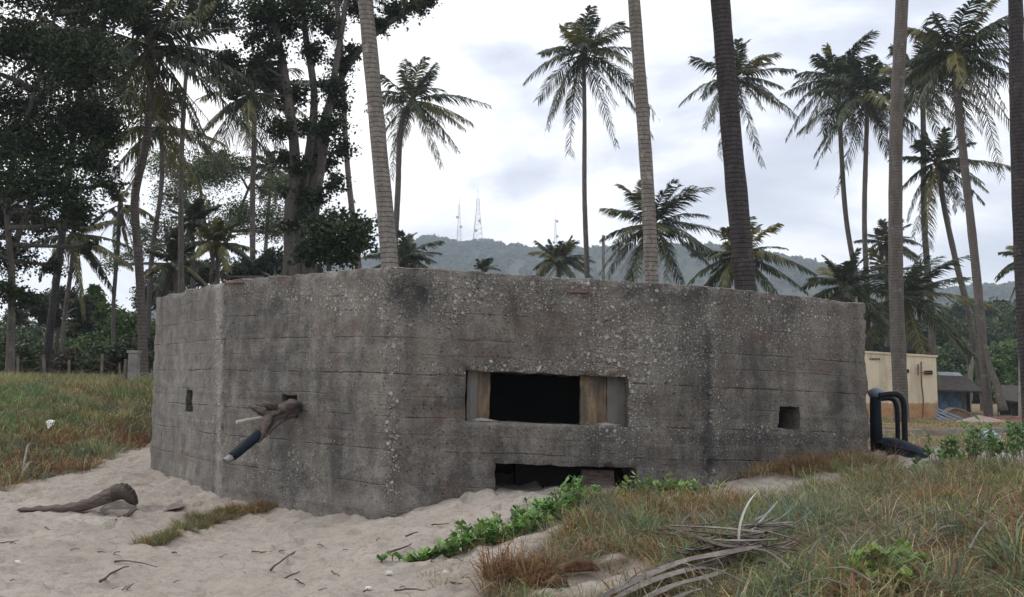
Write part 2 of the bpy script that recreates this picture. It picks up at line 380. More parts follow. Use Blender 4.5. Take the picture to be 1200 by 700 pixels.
    h = math_(t, 'ADD', h, math_(t, 'MULTIPLY', grit, 0.2))
    h = math_(t, 'ADD', h, math_(t, 'MULTIPLY', pa, 0.8)); h = math_(t, 'ADD', h, math_(t, 'MULTIPLY', pb, 0.45))
    h = math_(t, 'SUBTRACT', h, math_(t, 'MULTIPLY', line, 0.9)); h = math_(t, 'SUBTRACT', h, math_(t, 'MULTIPLY', pit, 0.9))
    h = math_(t, 'ADD', h, math_(t, 'MULTIPLY', line2, 0.2))
    finish(t, base, 0.92, h, 1.0, 0.022, 0.2)
    return m
CONC = make_concrete()

def make_sand():
    m, t = newmat('beach_sand'); p = pos(t)
    at = nn(t, 'ShaderNodeAttribute', attribute_name='tint'); sp = nn(t, 'ShaderNodeSeparateColor', ins={0: at.outputs['Color']})
    a = noise_(t, p, 1.3, 6, 0.6, 0.4); b = noise_(t, p, 16, 6, 0.7); g = noise_(t, p, 220, 3, 0.8)
    c = ramp(t, a, [(0.3, (0.385, 0.338, 0.285)), (0.7, (0.51, 0.455, 0.395))])
    c = mix(t, ramp(t, b, [(0.38, 0.55), (0.5, 0.0)]), c, (0.27, 0.225, 0.19))  # low spots of the bump tinted darker: crevice shade put into the colour
    c = mix(t, ramp(t, noise_(t, mapping(t, p, (1, 2.2, 1)), 5.0, 7, 0.72, 0.5), [(0.36, 0.55), (0.46, 0.0)]), c, (0.25, 0.205, 0.17))
    c = mix(t, ramp(t, g, [(0.38, 0.55), (0.5, 0.0)]), c, (0.22, 0.18, 0.15))
    c = mix(t, ramp(t, g, [(0.55, 0.0), (0.7, 0.4)]), c, (0.62, 0.57, 0.53))
    vo = t.nodes.new('ShaderNodeTexVoronoi'); vo.inputs['Scale'].default_value = 20; t.links.new(p, vo.inputs['Vector'])
    rn = nn(t, 'ShaderNodeSeparateColor', ins={0: vo.outputs['Color']})
    sp1 = math_(t, 'MULTIPLY', ramp(t, vo.outputs['Distance'], [(0.08, 1.0), (0.16, 0.0)]), math_(t, 'GREATER_THAN', rn.outputs[0], 0.86))
    c = mix(t, math_(t, 'MULTIPLY', sp1, 0.8), c, mix(t, math_(t, 'GREATER_THAN', rn.outputs[1], 0.6), (0.07, 0.05, 0.04), (0.6, 0.58, 0.54)))
    soil = ramp(t, noise_(t, p, 3.0, 6, 0.7), [(0.3, (0.085, 0.066, 0.045)), (0.55, (0.15, 0.115, 0.075)), (0.75, (0.23, 0.18, 0.125))])
    c = mix(t, sp.outputs[0], c, soil)
    dirt = ramp(t, noise_(t, p, 0.9, 6, 0.7), [(0.3, (0.17, 0.12, 0.07)), (0.55, (0.24, 0.18, 0.11)), (0.75, (0.16, 0.17, 0.08))])
    c = mix(t, sp.outputs[1], c, dirt)
    h = math_(t, 'ADD', math_(t, 'MULTIPLY', b, 1.0), math_(t, 'MULTIPLY', noise_(t, p, 60, 4, 0.7), 0.35))
    finish(t, c, 0.95, h, 0.8, 0.05, 0.15)
    return m
SAND = make_sand()

def bark(name, c1, c2, ring=0.11, ringamp=1.0, stretch=(3, 3, 0.7)):
    m, t = newmat(name); p = pos(t); xyz = nn(t, 'ShaderNodeSeparateXYZ', ins={0: p})
    f = noise_(t, mapping(t, p, stretch), 2.0, 6, 0.7, 0.4); g = noise_(t, p, 22, 5, 0.7)
    c = ramp(t, f, [(0.3, c1), (0.7, c2)])
    c = mix(t, ramp(t, g, [(0.35, 0.6), (0.5, 0.0)]), c, tuple(x * 0.45 for x in c1))
    zz = math_(t, 'ADD', xyz.outputs[2], math_(t, 'MULTIPLY', noise_(t, p, 2.5, 3), 0.07))
    fr = math_(t, 'FRACT', math_(t, 'DIVIDE', zz, ring))
    rg = ramp(t, fr, [(0.0, 1.0), (0.14, 0.0), (0.88, 0.0), (1.0, 1.0)])
    rg = math_(t, 'MULTIPLY', rg, ringamp)
    c = mix(t, math_(t, 'MULTIPLY', rg, 0.65), c, tuple(x * 0.4 for x in c1))
    lich = ramp(t, noise_(t, mapping(t, p, (1, 1, 1), (4, 4, 4)), 3.2, 5, 0.7), [(0.58, 0.0), (0.66, 0.5)])
    c = mix(t, lich, c, tuple(min(1, x * 1.5) for x in c2))
    h = math_(t, 'SUBTRACT', math_(t, 'ADD', f, math_(t, 'MULTIPLY', g, 0.5)), math_(t, 'MULTIPLY', rg, 0.6))
    finish(t, c, 0.9, h, 0.9, 0.03, 0.15); return m
BARK_PALM = bark('palm_bark', (0.10, 0.088, 0.078), (0.185, 0.165, 0.148))
BARK_PALE = bark('pale_palm_bark', (0.17, 0.150, 0.130), (0.31, 0.28, 0.25), 0.10)
BARK_DARK = bark('dark_palm_bark', (0.040, 0.035, 0.036), (0.085, 0.075, 0.074), 0.09)
BARK_TREE = bark('tree_bark', (0.075, 0.067, 0.060), (0.18, 0.165, 0.148), 0.4, 0.0, (5, 5, 0.8))
FROND = tinted('palm_frond', 0.45, 0.22, 0.4, 0.3, 1.2)
LEAF = tinted('tree_leaf', 0.5, 0.25, 0.3, 0.35, 1.0)
GRASS = tinted('grass_blade', 0.65, 0.25, 0.2, 0.3, 2.5)
CREEP = tinted('creeper_leaf', 0.42, 0.28, 0.4, 0.25, 6.0)
HILLF = tinted('hill_forest', 0.8, 0.1, 0.1, 0.4, 0.05)
NUT = simple('coconut_husk', (0.10, 0.085, 0.03), (0.20, 0.16, 0.06), 5)
WOODG = simple('driftwood', (0.07, 0.054, 0.045), (0.22, 0.18, 0.155), 4, 0.85, 1.0, 14, (1.5, 7, 7), dist=.02)
FRONDRY = simple('dry_frond', (0.12, 0.095, 0.08), (0.30, 0.265, 0.24), 9, 0.75, 0.5, 60)
TWIG = simple('dry_twig', (0.045, 0.032, 0.026), (0.13, 0.095, 0.075), 8)

# ------------------------------------------------------------------ ground
def axis(segs):
    out = []
    for a, b, st in segs: out.append(np.arange(a, b, st))
    return np.concatenate(out)
gx = 8.5 * np.power(1300 / 8.5, np.linspace(0, 1, 60))[1:]
xs = np.concatenate([-gx[::-1], np.arange(-8.5, 8.51, 0.055), gx])
gy = 26 * np.power(1300 / 26, np.linspace(0, 1, 55))[1:]
ys = np.concatenate([-np.array([1200, 700, 300, 150, 60, 25, 10, 4.0]), np.arange(-1, 3, 0.25), np.arange(3, 12.6, 0.055), np.arange(12.6, 26, 0.16), gy])
X, Y = np.meshgrid(xs, ys); xf, yf = X.ravel(), Y.ravel()
gm = gmask(xf, yf); zf = base_h(xf, yf) + relief(xf, yf, gm)
nx, ny = len(xs), len(ys); I = np.arange(nx * ny).reshape(ny, nx)
Q = np.stack([I[:-1, :-1], I[:-1, 1:], I[1:, 1:], I[1:, :-1]], -1).reshape(-1, 4)
farm = np.maximum(smooth(-0.6, 0.8, polyd(xf, yf, FARG) + (fbm(np.stack([xf, yf, 0*xf], -1), 0.35, 3, 31) - 0.5) * 3.0), smooth(60, 90, np.hypot(xf, yf)))
colr = np.stack([gm * (1 - farm), farm, 0 * gm], -1)
tag(mk('ground', np.stack([xf, yf, zf], -1), Q, None, SAND, True, colr), kind='structure')

# ------------------------------------------------------------------ bunker
SH = 0.04
cpts = {'C': (-1.265, 9.90), 'D': (2.09, 10.43), 'E': (4.17, 11.53), 'B': (-3.47, 11.81), 'A': (-5.28, 14.47),
        'F': (4.0, 14.6), 'G': (2.2, 17.0), 'H': (-3.3, 17.5)}
CEN = np.array([-0.6, 13.7]); VTOP = 1.5 + (470 - 313) / 1150 * 9.90 - 0.0
CX = cpts['C'][0]
# exact top height so the corner lands on its pixel row
VTOP = P(458, 313, 9.90)[2]
VB = -0.15
def facet_hit(px, py, a, b):
    a = np.array(cpts[a]); b = np.array(cpts[b]); d = ray(px, py); e = b - a
    M = np.array([[d[0], -e[0]], [d[1], -e[1]]]); s = np.linalg.solve(M, a)
    t, u = s; q = np.array([0, 0, EYE]) + d * t
    return u * np.linalg.norm(e), q[2] + SH * (q[0] - CX)
WV, WQ, WT, WC = [], [], [], []; wn = 0
TOPL = []
def stains_and_shading(V):
    px, py = proj(V); n3 = fbm(V, 4.0, 4, 51); pm = np.zeros(len(V)); dk = np.zeros(len(V)); lt = np.zeros(len(V))
    def blob(cx, cy, rx, ry): return np.exp(-(((px - cx) / rx) ** 2 + ((py - cy) / ry) ** 2))
    front = (V[:, 1] < 14.6)
    pm += 0.9 * blob(712, 445, 45, 45) + 0.7 * blob(760, 400, 50, 40) + 0.75 * blob(640, 432, 110, 9) + 0.6 * np.exp(-((px - 458) / 10) ** 2)
    pm += 0.5 * blob(380, 350, 90, 20) + 0.55 * blob(640, 345, 200, 22) + 0.7 * blob(720, 480, 30, 28) + 0.7 * np.exp(-((px - 832) / 9) ** 2)
    pm += 0.7 * blob(900, 512, 90, 12) + 0.45 * blob(920, 380, 80, 30) + 0.55 * blob(520, 350, 50, 40) + 0.3 * blob(330, 540, 60, 40)
    dk += 0.9 * np.exp(-((px - 829) / 6) ** 2) * smooth(350, 420, py) * (0.5 + n3)
    dk += 0.8 * blob(905, 515, 100, 11) + 0.9 * blob(488, 350, 26, 24) * (n3 > .42) + 0.75 * blob(336, 520, 12, 40) + .6 * blob(338, 490, 10, 20)
    dk += 0.7 * blob(840, 540, 60, 12) + 0.6 * blob(1003, 430, 5, 60) + 0.55 * blob(800, 350, 60, 12) + .5 * blob(985, 470, 6, 60)
    dk += 0.65 * blob(575, 470, 200, 10) * (n3 > .55) + 0.7 * blob(358, 562, 10, 14) + .6 * blob(486, 482, 10, 10) + 0.45 * blob(300, 370, 60, 40) + .35 * blob(300, 430, 60, 16)
    dk += 0.5 * blob(545, 560, 30, 12)
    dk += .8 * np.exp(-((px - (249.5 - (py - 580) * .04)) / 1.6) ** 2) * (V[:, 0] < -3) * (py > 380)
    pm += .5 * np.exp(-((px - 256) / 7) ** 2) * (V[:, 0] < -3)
    lt += 0.9 * np.exp(-((px - 256) / 4) ** 2) * (V[:, 0] < -3) + 0.12 * (V[:, 0] < -1.26) + 0.35 * blob(210, 450, 30, 90) + 0.45 * blob(430, 590, 60, 14) + .35 * blob(230, 560, 30, 20)  # left facets also lifted overall: facet shading put into the colour
    dk += .7 * blob(478, 345, 22, 18) + .55 * blob(700, 345, 120, 8) * (n3 > .45) + .5 * blob(600, 385, 14, 50) * (n3 > .5) + .5 * blob(420, 500, 40, 30) * (n3 > .5) + .45 * blob(540, 400, 12, 60) * (n3 > .45)
    lt += 0.5 * np.exp(-((py - 497) / 2.2) ** 2) * smooth(530, 560, px) * (1 - smooth(735, 750, px))
    return np.clip(np.stack([pm * front, np.clip(dk, 0, 1) * front, np.clip(lt, 0, 1) * front], -1), 0, 1)
def panel(a, b, holes=(), step=0.022, fine=True):
    global wn
    A = np.array(cpts[a]); B = np.array(cpts[b]); L = np.linalg.norm(B - A); n = int(L / step)
    us = list(np.linspace(0, L, n + 1)); vs = list(np.linspace(VB, VTOP, int((VTOP - VB) / step) + 1))
    def insert(lst, x):
        k = int(np.argmin([abs(q - x) for q in lst])); k = min(max(k, 1), len(lst) - 2); lst[k] = x
    for (u0, u1, v0, v1, dp) in holes:
        insert(us, u0); insert(us, u1); insert(vs, v0); insert(vs, v1)
    us = np.array(us); vs = np.array(vs); nu, nv = len(us), len(vs)
    U, Vv = np.meshgrid(us, vs); xy = A + (B - A) * (U[..., None] / L)
    pts = np.concatenate([xy, (Vv - SH * (xy[..., 0] - CX))[..., None]], -1).reshape(-1, 3)
    rad = pts[:, :2] - CEN; rad /= np.linalg.norm(rad, axis=1)[:, None]
    d = (fbm(pts, 1.6, 3, 61) - 0.5) * 0.016 + (fbm(pts, 14, 3, 62) - 0.5) * 0.016
    # chipped arrises
    dc = np.minimum(U, L - U).ravel(); dt = (VTOP - Vv).ravel()
    chip = np.clip(fbm(pts, 6, 4, 63) - .42, 0, 1) * 0.22
    d -= chip * np.exp(-(dc / 0.028) ** 2); d -= chip * np.exp(-(dt / 0.03) ** 2)
    # formwork steps: courses slightly proud or set back
    course = np.floor((Vv.ravel() + 0.005) / 0.37); d += (vn(np.stack([course * 3.1, np.full(len(course), 2.2), np.zeros(len(course))], -1) , 5) - 0.5) * 0.016
    hm = np.zeros((nv, nu), bool)
    for (u0, u1, v0, v1, dp) in holes:
        du = np.maximum(u0 - U, U - u1); dv = np.maximum(v0 - Vv, Vv - v1); dh = np.maximum(du, dv).ravel()
        d -= (chip * 0.7) * np.exp(-(np.abs(dh) / 0.025) ** 2)
    pts2 = pts.copy(); pts2[:, :2] += rad * d[:, None]
    pts2[:, 2] += (fbm(pts, 5, 3, 64) - 0.5) * 0.05 * np.exp(-(dt / 0.05) ** 2)
    for (u0, u1, v0, v1, dp) in holes:
        du = np.maximum(u0 - U, U - u1); dv = np.maximum(v0 - Vv, Vv - v1); dh = np.maximum(du, dv).ravel()
        w = np.exp(-(np.abs(dh) / 0.04) ** 2); jz = (fbm(pts, 13, 3, 65) - 0.5) * 0.035 * w; pts2[:, 2] += jz
        jx = (fbm(pts, 13, 3, 66) - 0.5) * 0.03 * w; tdir = (B - A) / L; pts2[:, :2] += tdir * jx[:, None]
    I = np.arange(nu * nv).reshape(nv, nu); um = (us[:-1] + us[1:]) / 2; vm = (vs[:-1] + vs[1:]) / 2
    keep = np.ones((nv - 1, nu - 1), bool)
    for (u0, u1, v0, v1, dp) in holes:
        keep &= ~((um[None, :] > u0) & (um[None, :] < u1) & (vm[:, None] > v0) & (vm[:, None] < v1))
    q = np.stack([I[:-1, :-1], I[:-1, 1:], I[1:, 1:], I[1:, :-1]], -1)[keep]
    WV.append(pts2); WQ.append(q + wn); base = wn; wn += len(pts2); WC.append(stains_and_shading(pts2))
    inward = np.array([-(B - A)[1], (B - A)[0]]) / L
    if np.dot(inward, CEN - A) < 0: inward = -inward
    for (u0, u1, v0, v1, dp) in holes:
        iu = np.where((us >= u0 - 1e-6) & (us <= u1 + 1e-6))[0]; iv = np.where((vs >= v0 - 1e-6) & (vs <= v1 + 1e-6))[0]
        loop = [I[iv[0], k] for k in iu] + [I[k, iu[-1]] for k in iv[1:]] + [I[iv[-1], k] for k in iu[::-1][1:]] + [I[k, iu[0]] for k in iv[::-1][1:]]
        loop = np.array(loop); rings = [pts2[loop]]
        for dd in np.linspace(0, dp, 8)[1:]:
            r = pts2[loop].copy(); r[:, :2] += inward * dd
            r += (np.stack([fbm(r, 9, 2, 71), fbm(r, 9, 2, 72), fbm(r, 9, 2, 73)], -1) - .5) * 0.02; rings.append(r)
        R = np.concatenate(rings); m = len(loop); qq = []
        for s_ in range(7):
            for k in range(m - 1): qq.append([s_ * m + k, s_ * m + k + 1, (s_ + 1) * m + k + 1, (s_ + 1) * m + k])
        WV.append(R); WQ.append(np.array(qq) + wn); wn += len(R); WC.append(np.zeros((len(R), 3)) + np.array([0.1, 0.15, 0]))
    # top of wall
    top = pts2[I[-1]]; rings = [top]; rd = rad.reshape(nv, nu, 2)[-1]
    for dd, dz in ((0.03, 0.012), (0.2, 0.02), (0.42, 0.01), (0.43, -0.35)):
        r = top.copy(); r[:, :2] -= rd * dd; r[:, 2] += dz; rings.append(r)
    R = np.concatenate(rings); m = nu; qq = []
    for s_ in range(4):
        for k in range(m - 1): qq.append([s_ * m + k, s_ * m + k + 1, (s_ + 1) * m + k + 1, (s_ + 1) * m + k])
    WV.append(R); WQ.append(np.array(qq) + wn); wn += len(R); WC.append(np.zeros((len(R), 3)) + np.array([0.3, 0.0, 0.1]))
def hole(a, b, x0, x1, y0, y1, dp=0.5):
    xm = (x0 + x1) / 2; ym = (y0 + y1) / 2
    u0 = facet_hit(x0, ym, a, b)[0]; u1 = facet_hit(x1, ym, a, b)[0]
    vt = facet_hit(xm, y0, a, b)[1]; vb = facet_hit(xm, y1, a, b)[1]
    return (min(u0, u1), max(u0, u1), min(vt, vb), max(vt, vb), dp)
H1 = hole('C', 'D', 545, 737, 438, 496.5, 0.55); H2 = hole('C', 'D', 580, 748, 546, 592, 0.6)
H3 = hole('D', 'E', 914, 937, 476.5, 503, 0.5); H4 = hole('B', 'C', 329, 348, 463, 490, 0.5); H5 = hole('A', 'B', 217.5, 225.5, 457, 483, 0.25)
bunker = root('bunker', (-0.6, 13.7, 0.6), 'low many-sided grey concrete wartime bunker half sunk in beach sand', 'bunker')
panel('A', 'B', [H5]); panel('B', 'C', [H4]); panel('C', 'D', [H1, H2]); panel('D', 'E', [H3])
for a, b in (('E', 'F'), ('F', 'G'), ('G', 'H'), ('H', 'A')): panel(a, b, (), 0.08)
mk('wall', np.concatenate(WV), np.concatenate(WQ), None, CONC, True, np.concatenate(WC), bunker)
mb = MB()
order = 'ABCDEFGH'; ring = []
for k in order:
    c = np.array(cpts[k]); r = c - CEN; r /= np.linalg.norm(r); c = c - r * 0.40; ring.append([c[0], c[1], VTOP - 0.16 - SH * (c[0] - CX)])
ring = np.array(ring); low = ring - np.array([0, 0, 0.14]); cen = np.array([[CEN[0], CEN[1], ring[:, 2].mean() + .03], [CEN[0], CEN[1], ring[:, 2].mean() - .14]])
Tt = [[k, (k + 1) % 8, 16] for k in range(8)] + [[8 + (k + 1) % 8, 8 + k, 17] for k in range(8)]
mb.add(np.vstack([ring, low, cen]), [[k, 8 + k, 8 + (k + 1) % 8, (k + 1) % 8] for k in range(8)], Tt, col=(0.3, 0.1, 0.1))
mb.build('roof', CONC, bunker)
mb = MB(); mb.box([-3.2, 12.1, 0.2], [3.6, 12.3, VTOP - .6]); mb.box([.02, 10.95, 0.2], [1.9, 11.1, 1.0], rz=.156); mb.build('shade_backing', simple('shade_black', (.012, .011, .011), (.025, .023, .022), 3), bunker)  # near-black slabs added behind the openings so the inside reads as unlit
# boards fixed in the openings
def woodmat(name, a, b, c):
    m, t = newmat(name); p = pos(t)
    f = noise_(t, mapping(t, p, (14, 14, 1.2)), 1.5, 6, 0.7, 0.6); g = noise_(t, mapping(t, p, (1, 1, .55)), 7.0, 5, 0.65)
    col = ramp(t, f, [(0.3, a), (0.7, b)]); col = mix(t, ramp(t, g, [(0.42, 0.0), (0.6, 0.85)]), col, c)
    finish(t, col, 0.8, f, 0.6, 0.01, 0.25); return m
WB1 = woodmat('old_board', (0.075, 0.055, 0.038), (0.30, 0.215, 0.125), (0.085, 0.072, 0.062))
WB2 = woodmat('grey_board', (0.10, 0.098, 0.095), (0.20, 0.19, 0.18), (0.13, 0.115, 0.10))
A_, B_ = np.array(cpts['C']), np.array(cpts['D']); LD = np.linalg.norm(B_ - A_); TD = (B_ - A_) / LD; INW = np.array([-TD[1], TD[0]])
def cd(u, v, dep):
    q = A_ + TD * u + INW * dep; return [q[0], q[1], v - SH * (q[0] - CX)]
def board(ua, ub, va, vb, dep, th, mat, name='board', skew=0.0, label=None):
    nb = 7; V = []; mb = MB(); vs = np.linspace(va, vb, nb)
    for i, v in enumerate(vs):
        s = skew * (v - va) / (vb - va); w = 0.004 * math.sin(i * 2.3 + ua * 9)
        V += [cd(ua + s + w, v, dep), cd(ub + s - w, v, dep + .004), cd(ub + s - w, v, dep + th), cd(ua + s + w, v, dep + th)]
    Q = []
    for i in range(nb - 1):
        for k in range(4): Q.append([i*4+k, i*4+(k+1)%4, (i+1)*4+(k+1)%4, (i+1)*4+k])
    Q += [[3, 2, 1, 0], [nb*4-4, nb*4-3, nb*4-2, nb*4-1]]
    mb.add(V, Q); o = mb.build(name, mat, bunker)
    if label: o['label'] = label
u = lambda px, py=468: facet_hit(px, py, 'C', 'D')[0]
v0, v1 = H1[2] - .01, H1[3] + .01
board(u(548), u(560), v0, v1, 0.10, 0.05, WB2, 'board', 0.01, 'grey weathered board at the left of the opening')
board(u(558), u(575), v0, v1, 0.14, 0.05, WB1, 'board', 0.02, 'yellowish board at the left of the opening')
board(u(683), u(703), v0, v1, 0.13, 0.05, WB1, 'board', 0.01, 'ochre stained board at the right of the opening')
board(u(701), u(716), v0, v1, 0.17, 0.05, WB1, 'board', -0.01)
board(u(716), u(738), v0, v1, 0.16, 0.06, WB2, 'board', 0.0, 'dark grey upright slab at the right of the opening')
board(u(688, 560), u(726, 560), 0.25, H2[3] - .05, 0.22, 0.06, WOODG, 'board', 0.0, 'brown board in the low slot')
# concrete sill ledge sand drift
for px_ in (565, 712):
    mb = MB(); c = cd(u(px_), H1[2] + .005, 0.09); a = np.linspace(0, 2*math.pi, 14, endpoint=False)
    V = [[c[0], c[1], c[2] + .028]] + [[c[0] + .17*math.cos(t_)*(1+.2*math.sin(3*t_)), c[1] + .02 + .055*math.sin(t_), c[2] - .004 + 0.0*t_] for t_ in a]
    mb.add(V, None, [[0, 1 + k, 1 + (k+1) % 14] for k in range(14)], col=(0, 0, 0)); mb.build('sand_drift', SAND, bunker, True)
# iron bar ends set in the wall
RUST = simple('rusty_iron', (0.10, 0.045, 0.03), (0.22, 0.12, 0.08), 12)
def bar(p0, p1, r=0.01): m_ = MB(); m_.tube([p0, p1], r, 6); m_.build('iron_bar', RUST, bunker)
def onfac(px, py, a, b, out=0.0):
    uu, vv = facet_hit(px, py, a, b); A = np.array(cpts[a]); B = np.array(cpts[b]); q = A + (B - A) * uu / np.linalg.norm(B - A)
    n = q - CEN; n /= np.linalg.norm(n); q = q + n * out; return np.array([q[0], q[1], vv - SH * (q[0] - CX)])
bar(onfac(264, 332, 'B', 'C', .012), onfac(286, 331, 'B', 'C', .012), .012)
bar(onfac(664, 343, 'C', 'D', .012), onfac(688, 343, 'C', 'D', .012), .012)

# ------------------------------------------------------------------ hills with forest, masts
def ridge(px):  # skyline row of the far hills
    xp = [-900, -300, 0, 60, 120, 200, 300, 400, 450, 485, 515, 540, 575, 610, 650, 700, 760, 840, 900, 960, 1020, 1080, 1120, 1160, 1200, 1400, 1900]
    yp = [420, 400, 392, 384, 378, 362, 330, 305, 296, 284, 276, 281, 280, 286, 292, 290, 288, 292, 296, 304, 318, 330, 338, 334, 331, 335, 380]
    return np.interp(px + 14, xp, yp)
def hillz(x, y):
    px = 600 + F * x / np.maximum(y, 1); top = (470 - ridge(px) - 13) / F * 900
    p = np.stack([x, y, 0 * x], -1)
    n = fbm(p, 0.006, 4, 91); up = smooth(260, 900, y) * (0.55 + 0.45 * smooth(500, 900, y)); dn = 1 - 0.8 * smooth(900, 1240, y)
    return np.maximum(top, 0) * up * dn * (0.8 + 0.4 * n * (1 - smooth(750, 900, y)) + 0.2 * smooth(750, 900, y)) - 4 * (1 - smooth(230, 300, y)) + 1
hx = np.linspace(-1250, 1250, 131); hy = np.concatenate([np.linspace(230, 1000, 56), np.linspace(1020, 1250, 10)])
HX, HY = np.meshgrid(hx, hy); hz = hillz(HX.ravel(), HY.ravel()) + (fbm(np.stack([HX.ravel(), HY.ravel(), 0*HX.ravel()], -1), 0.03, 3, 14) - .5) * 5
I = np.arange(HX.size).reshape(HX.shape)
Q = np.stack([I[:-1, :-1], I[:-1, 1:], I[1:, 1:], I[1:, :-1]], -1).reshape(-1, 4)
HILLM = simple('hill_slope', (0.035, 0.05, 0.022), (0.07, 0.085, 0.04), 0.05, 0.95, 0.4, 0.3, dist=1.0)
tag(mk('hills', np.stack([HX.ravel(), HY.ravel(), hz], -1), Q, None, HILLM, True), kind='structure')
R = np.random.RandomState(5)
def crowns(cx, cy, cz, rad, per, rng, tone):
    n = len(cx); N = n * per
    idx = np.repeat(np.arange(n), per)
    d = rng.normal(size=(N, 3)); d /= np.linalg.norm(d, axis=1)[:, None]; d[:, 2] = np.abs(d[:, 2]) * 0.95 - 0.1
    rr = (0.75 + 0.35 * rng.rand(N)) * rad[idx]
    lob = 0.8 + 0.4 * vn(d * 1.7 + idx[:, None] * 7.3, 3)
    c = np.stack([cx[idx], cy[idx], cz[idx]], -1) + d * (rr * lob)[:, None] * np.array([1, 1, 0.85])
    s = rad[idx] * (0.20 + 0.22 * rng.rand(N))
    a = rng.normal(size=(N, 3)); a -= d * (a * d).sum(1)[:, None] * 0.8; a /= np.linalg.norm(a, axis=1)[:, None]; b = np.cross(d + rng.normal(size=(N, 3)) * .4, a); b /= np.linalg.norm(b, axis=1)[:, None]
    V = np.stack([c - a * s[:, None], c + b * s[:, None] * .7, c + a * s[:, None], c - b * s[:, None] * .7], 1).reshape(-1, 3)
    Q = np.arange(N * 4).reshape(-1, 4); C = np.repeat(tone[idx] * (0.8 + 0.4 * rng.rand(N))[:, None], 4, axis=0)
    return V, Q, C
n = 5200
hyv = 300 + 640 * R.rand(n) ** 0.6; hxv = (R.rand(n) * 1600 - 800) / 1150 * hyv
ny2 = 1500; hxv[:ny2] = (R.rand(ny2) * 1700 - 850) / 1150 * 890; hyv[:ny2] = 860 + 50 * R.rand(ny2)
hzv = hillz(hxv, hyv); rv = (2.6 + 4.6 * R.rand(n) ** 1.6) * (0.6 + 0.5 * hyv / 900)
tn = np.array([0.045, 0.065, 0.028])[None] * (0.7 + 0.7 * R.rand(n))[:, None] + np.array([0.02, 0.012, 0.0])[None] * (R.rand(n) > .7)[:, None]
V, Q, C = crowns(hxv, hyv, hzv + rv * 0.6, rv, 70, R, tn)
tag(mk('forest', V, Q, None, HILLF, False, C), 'dense hazy forest covering the distant hills', 'forest', kind='stuff')
STEEL = simple('mast_steel', (0.30, 0.28, 0.30), (0.42, 0.40, 0.42), 1.0)
def mast(px, ytop, ybot, Yd, w, label, lattice, dishes):
    b = P(px, ybot, Yd); tp = P(px, ytop, Yd); hh = tp[2] - b[2]; r = root('radio_mast', b, label, 'radio mast', 'masts on the hilltop')
    m = MB(); nseg = 12; bb = b - np.array([0, 0, 12]); H = hh + 12
    def leg(k, t):
        wd = w * (1 - 0.78 * min(1, t / 0.72)) / 2 if t < 0.72 else w * 0.22 / 2
        sx, sy = ((-1, -1), (1, -1), (1, 1), (-1, 1))[k]; return bb + np.array([sx * wd, sy * wd, H * t])
    rr = 0.14 if not lattice else 0.2
    ts = np.linspace(0, 0.85, nseg)
    for k in range(4): m.tube([leg(k, t) for t in ts], rr, 4)
    for i in range(nseg - 1):
        for k in range(4):
            m.tube([leg(k, ts[i]), leg((k + 1) % 4, ts[i + 1])], rr * .6, 3, cap=False); m.tube([leg(k, ts[i+1]), leg((k + 1) % 4, ts[i + 1])], rr * .6, 3, cap=False)
    m.tube([bb + np.array([0, 0, H * .85]), bb + np.array([0, 0, H])], rr * .9, 5); m.build('lattice_tower', STEEL, r)
    for t, sx in dishes:
        d = MB(); c = bb + np.array([sx * 1.6, -1.2, H * t]); a = np.linspace(0, 2*math.pi, 12, endpoint=False)
        V = [c + [0, .5, 0]] + [c + np.array([1.3 * math.cos(q), -.2, 1.3 * math.sin(q)]) for q in a]
        d.add(V, None, [[0, 1 + (k + 1) % 12, 1 + k] for k in range(12)] + []); d.build('dish', STEEL, r)
mast(538, 230, 281, 880, 5, 'slender hilltop radio mast with two dark dishes, left of the broad tower', False, [(.62, -1), (.45, 1)])
mast(560, 222, 282, 880, 11, 'broad tapering lattice tower on the ridge, widest of the three masts', True, [(.5, 1), (.35, -1)])
mast(651, 248, 292, 880, 4, 'faint thin radio mast on the ridge above the half hidden palm', False, [(.8, 1), (.5, 1), (.38, -1)])

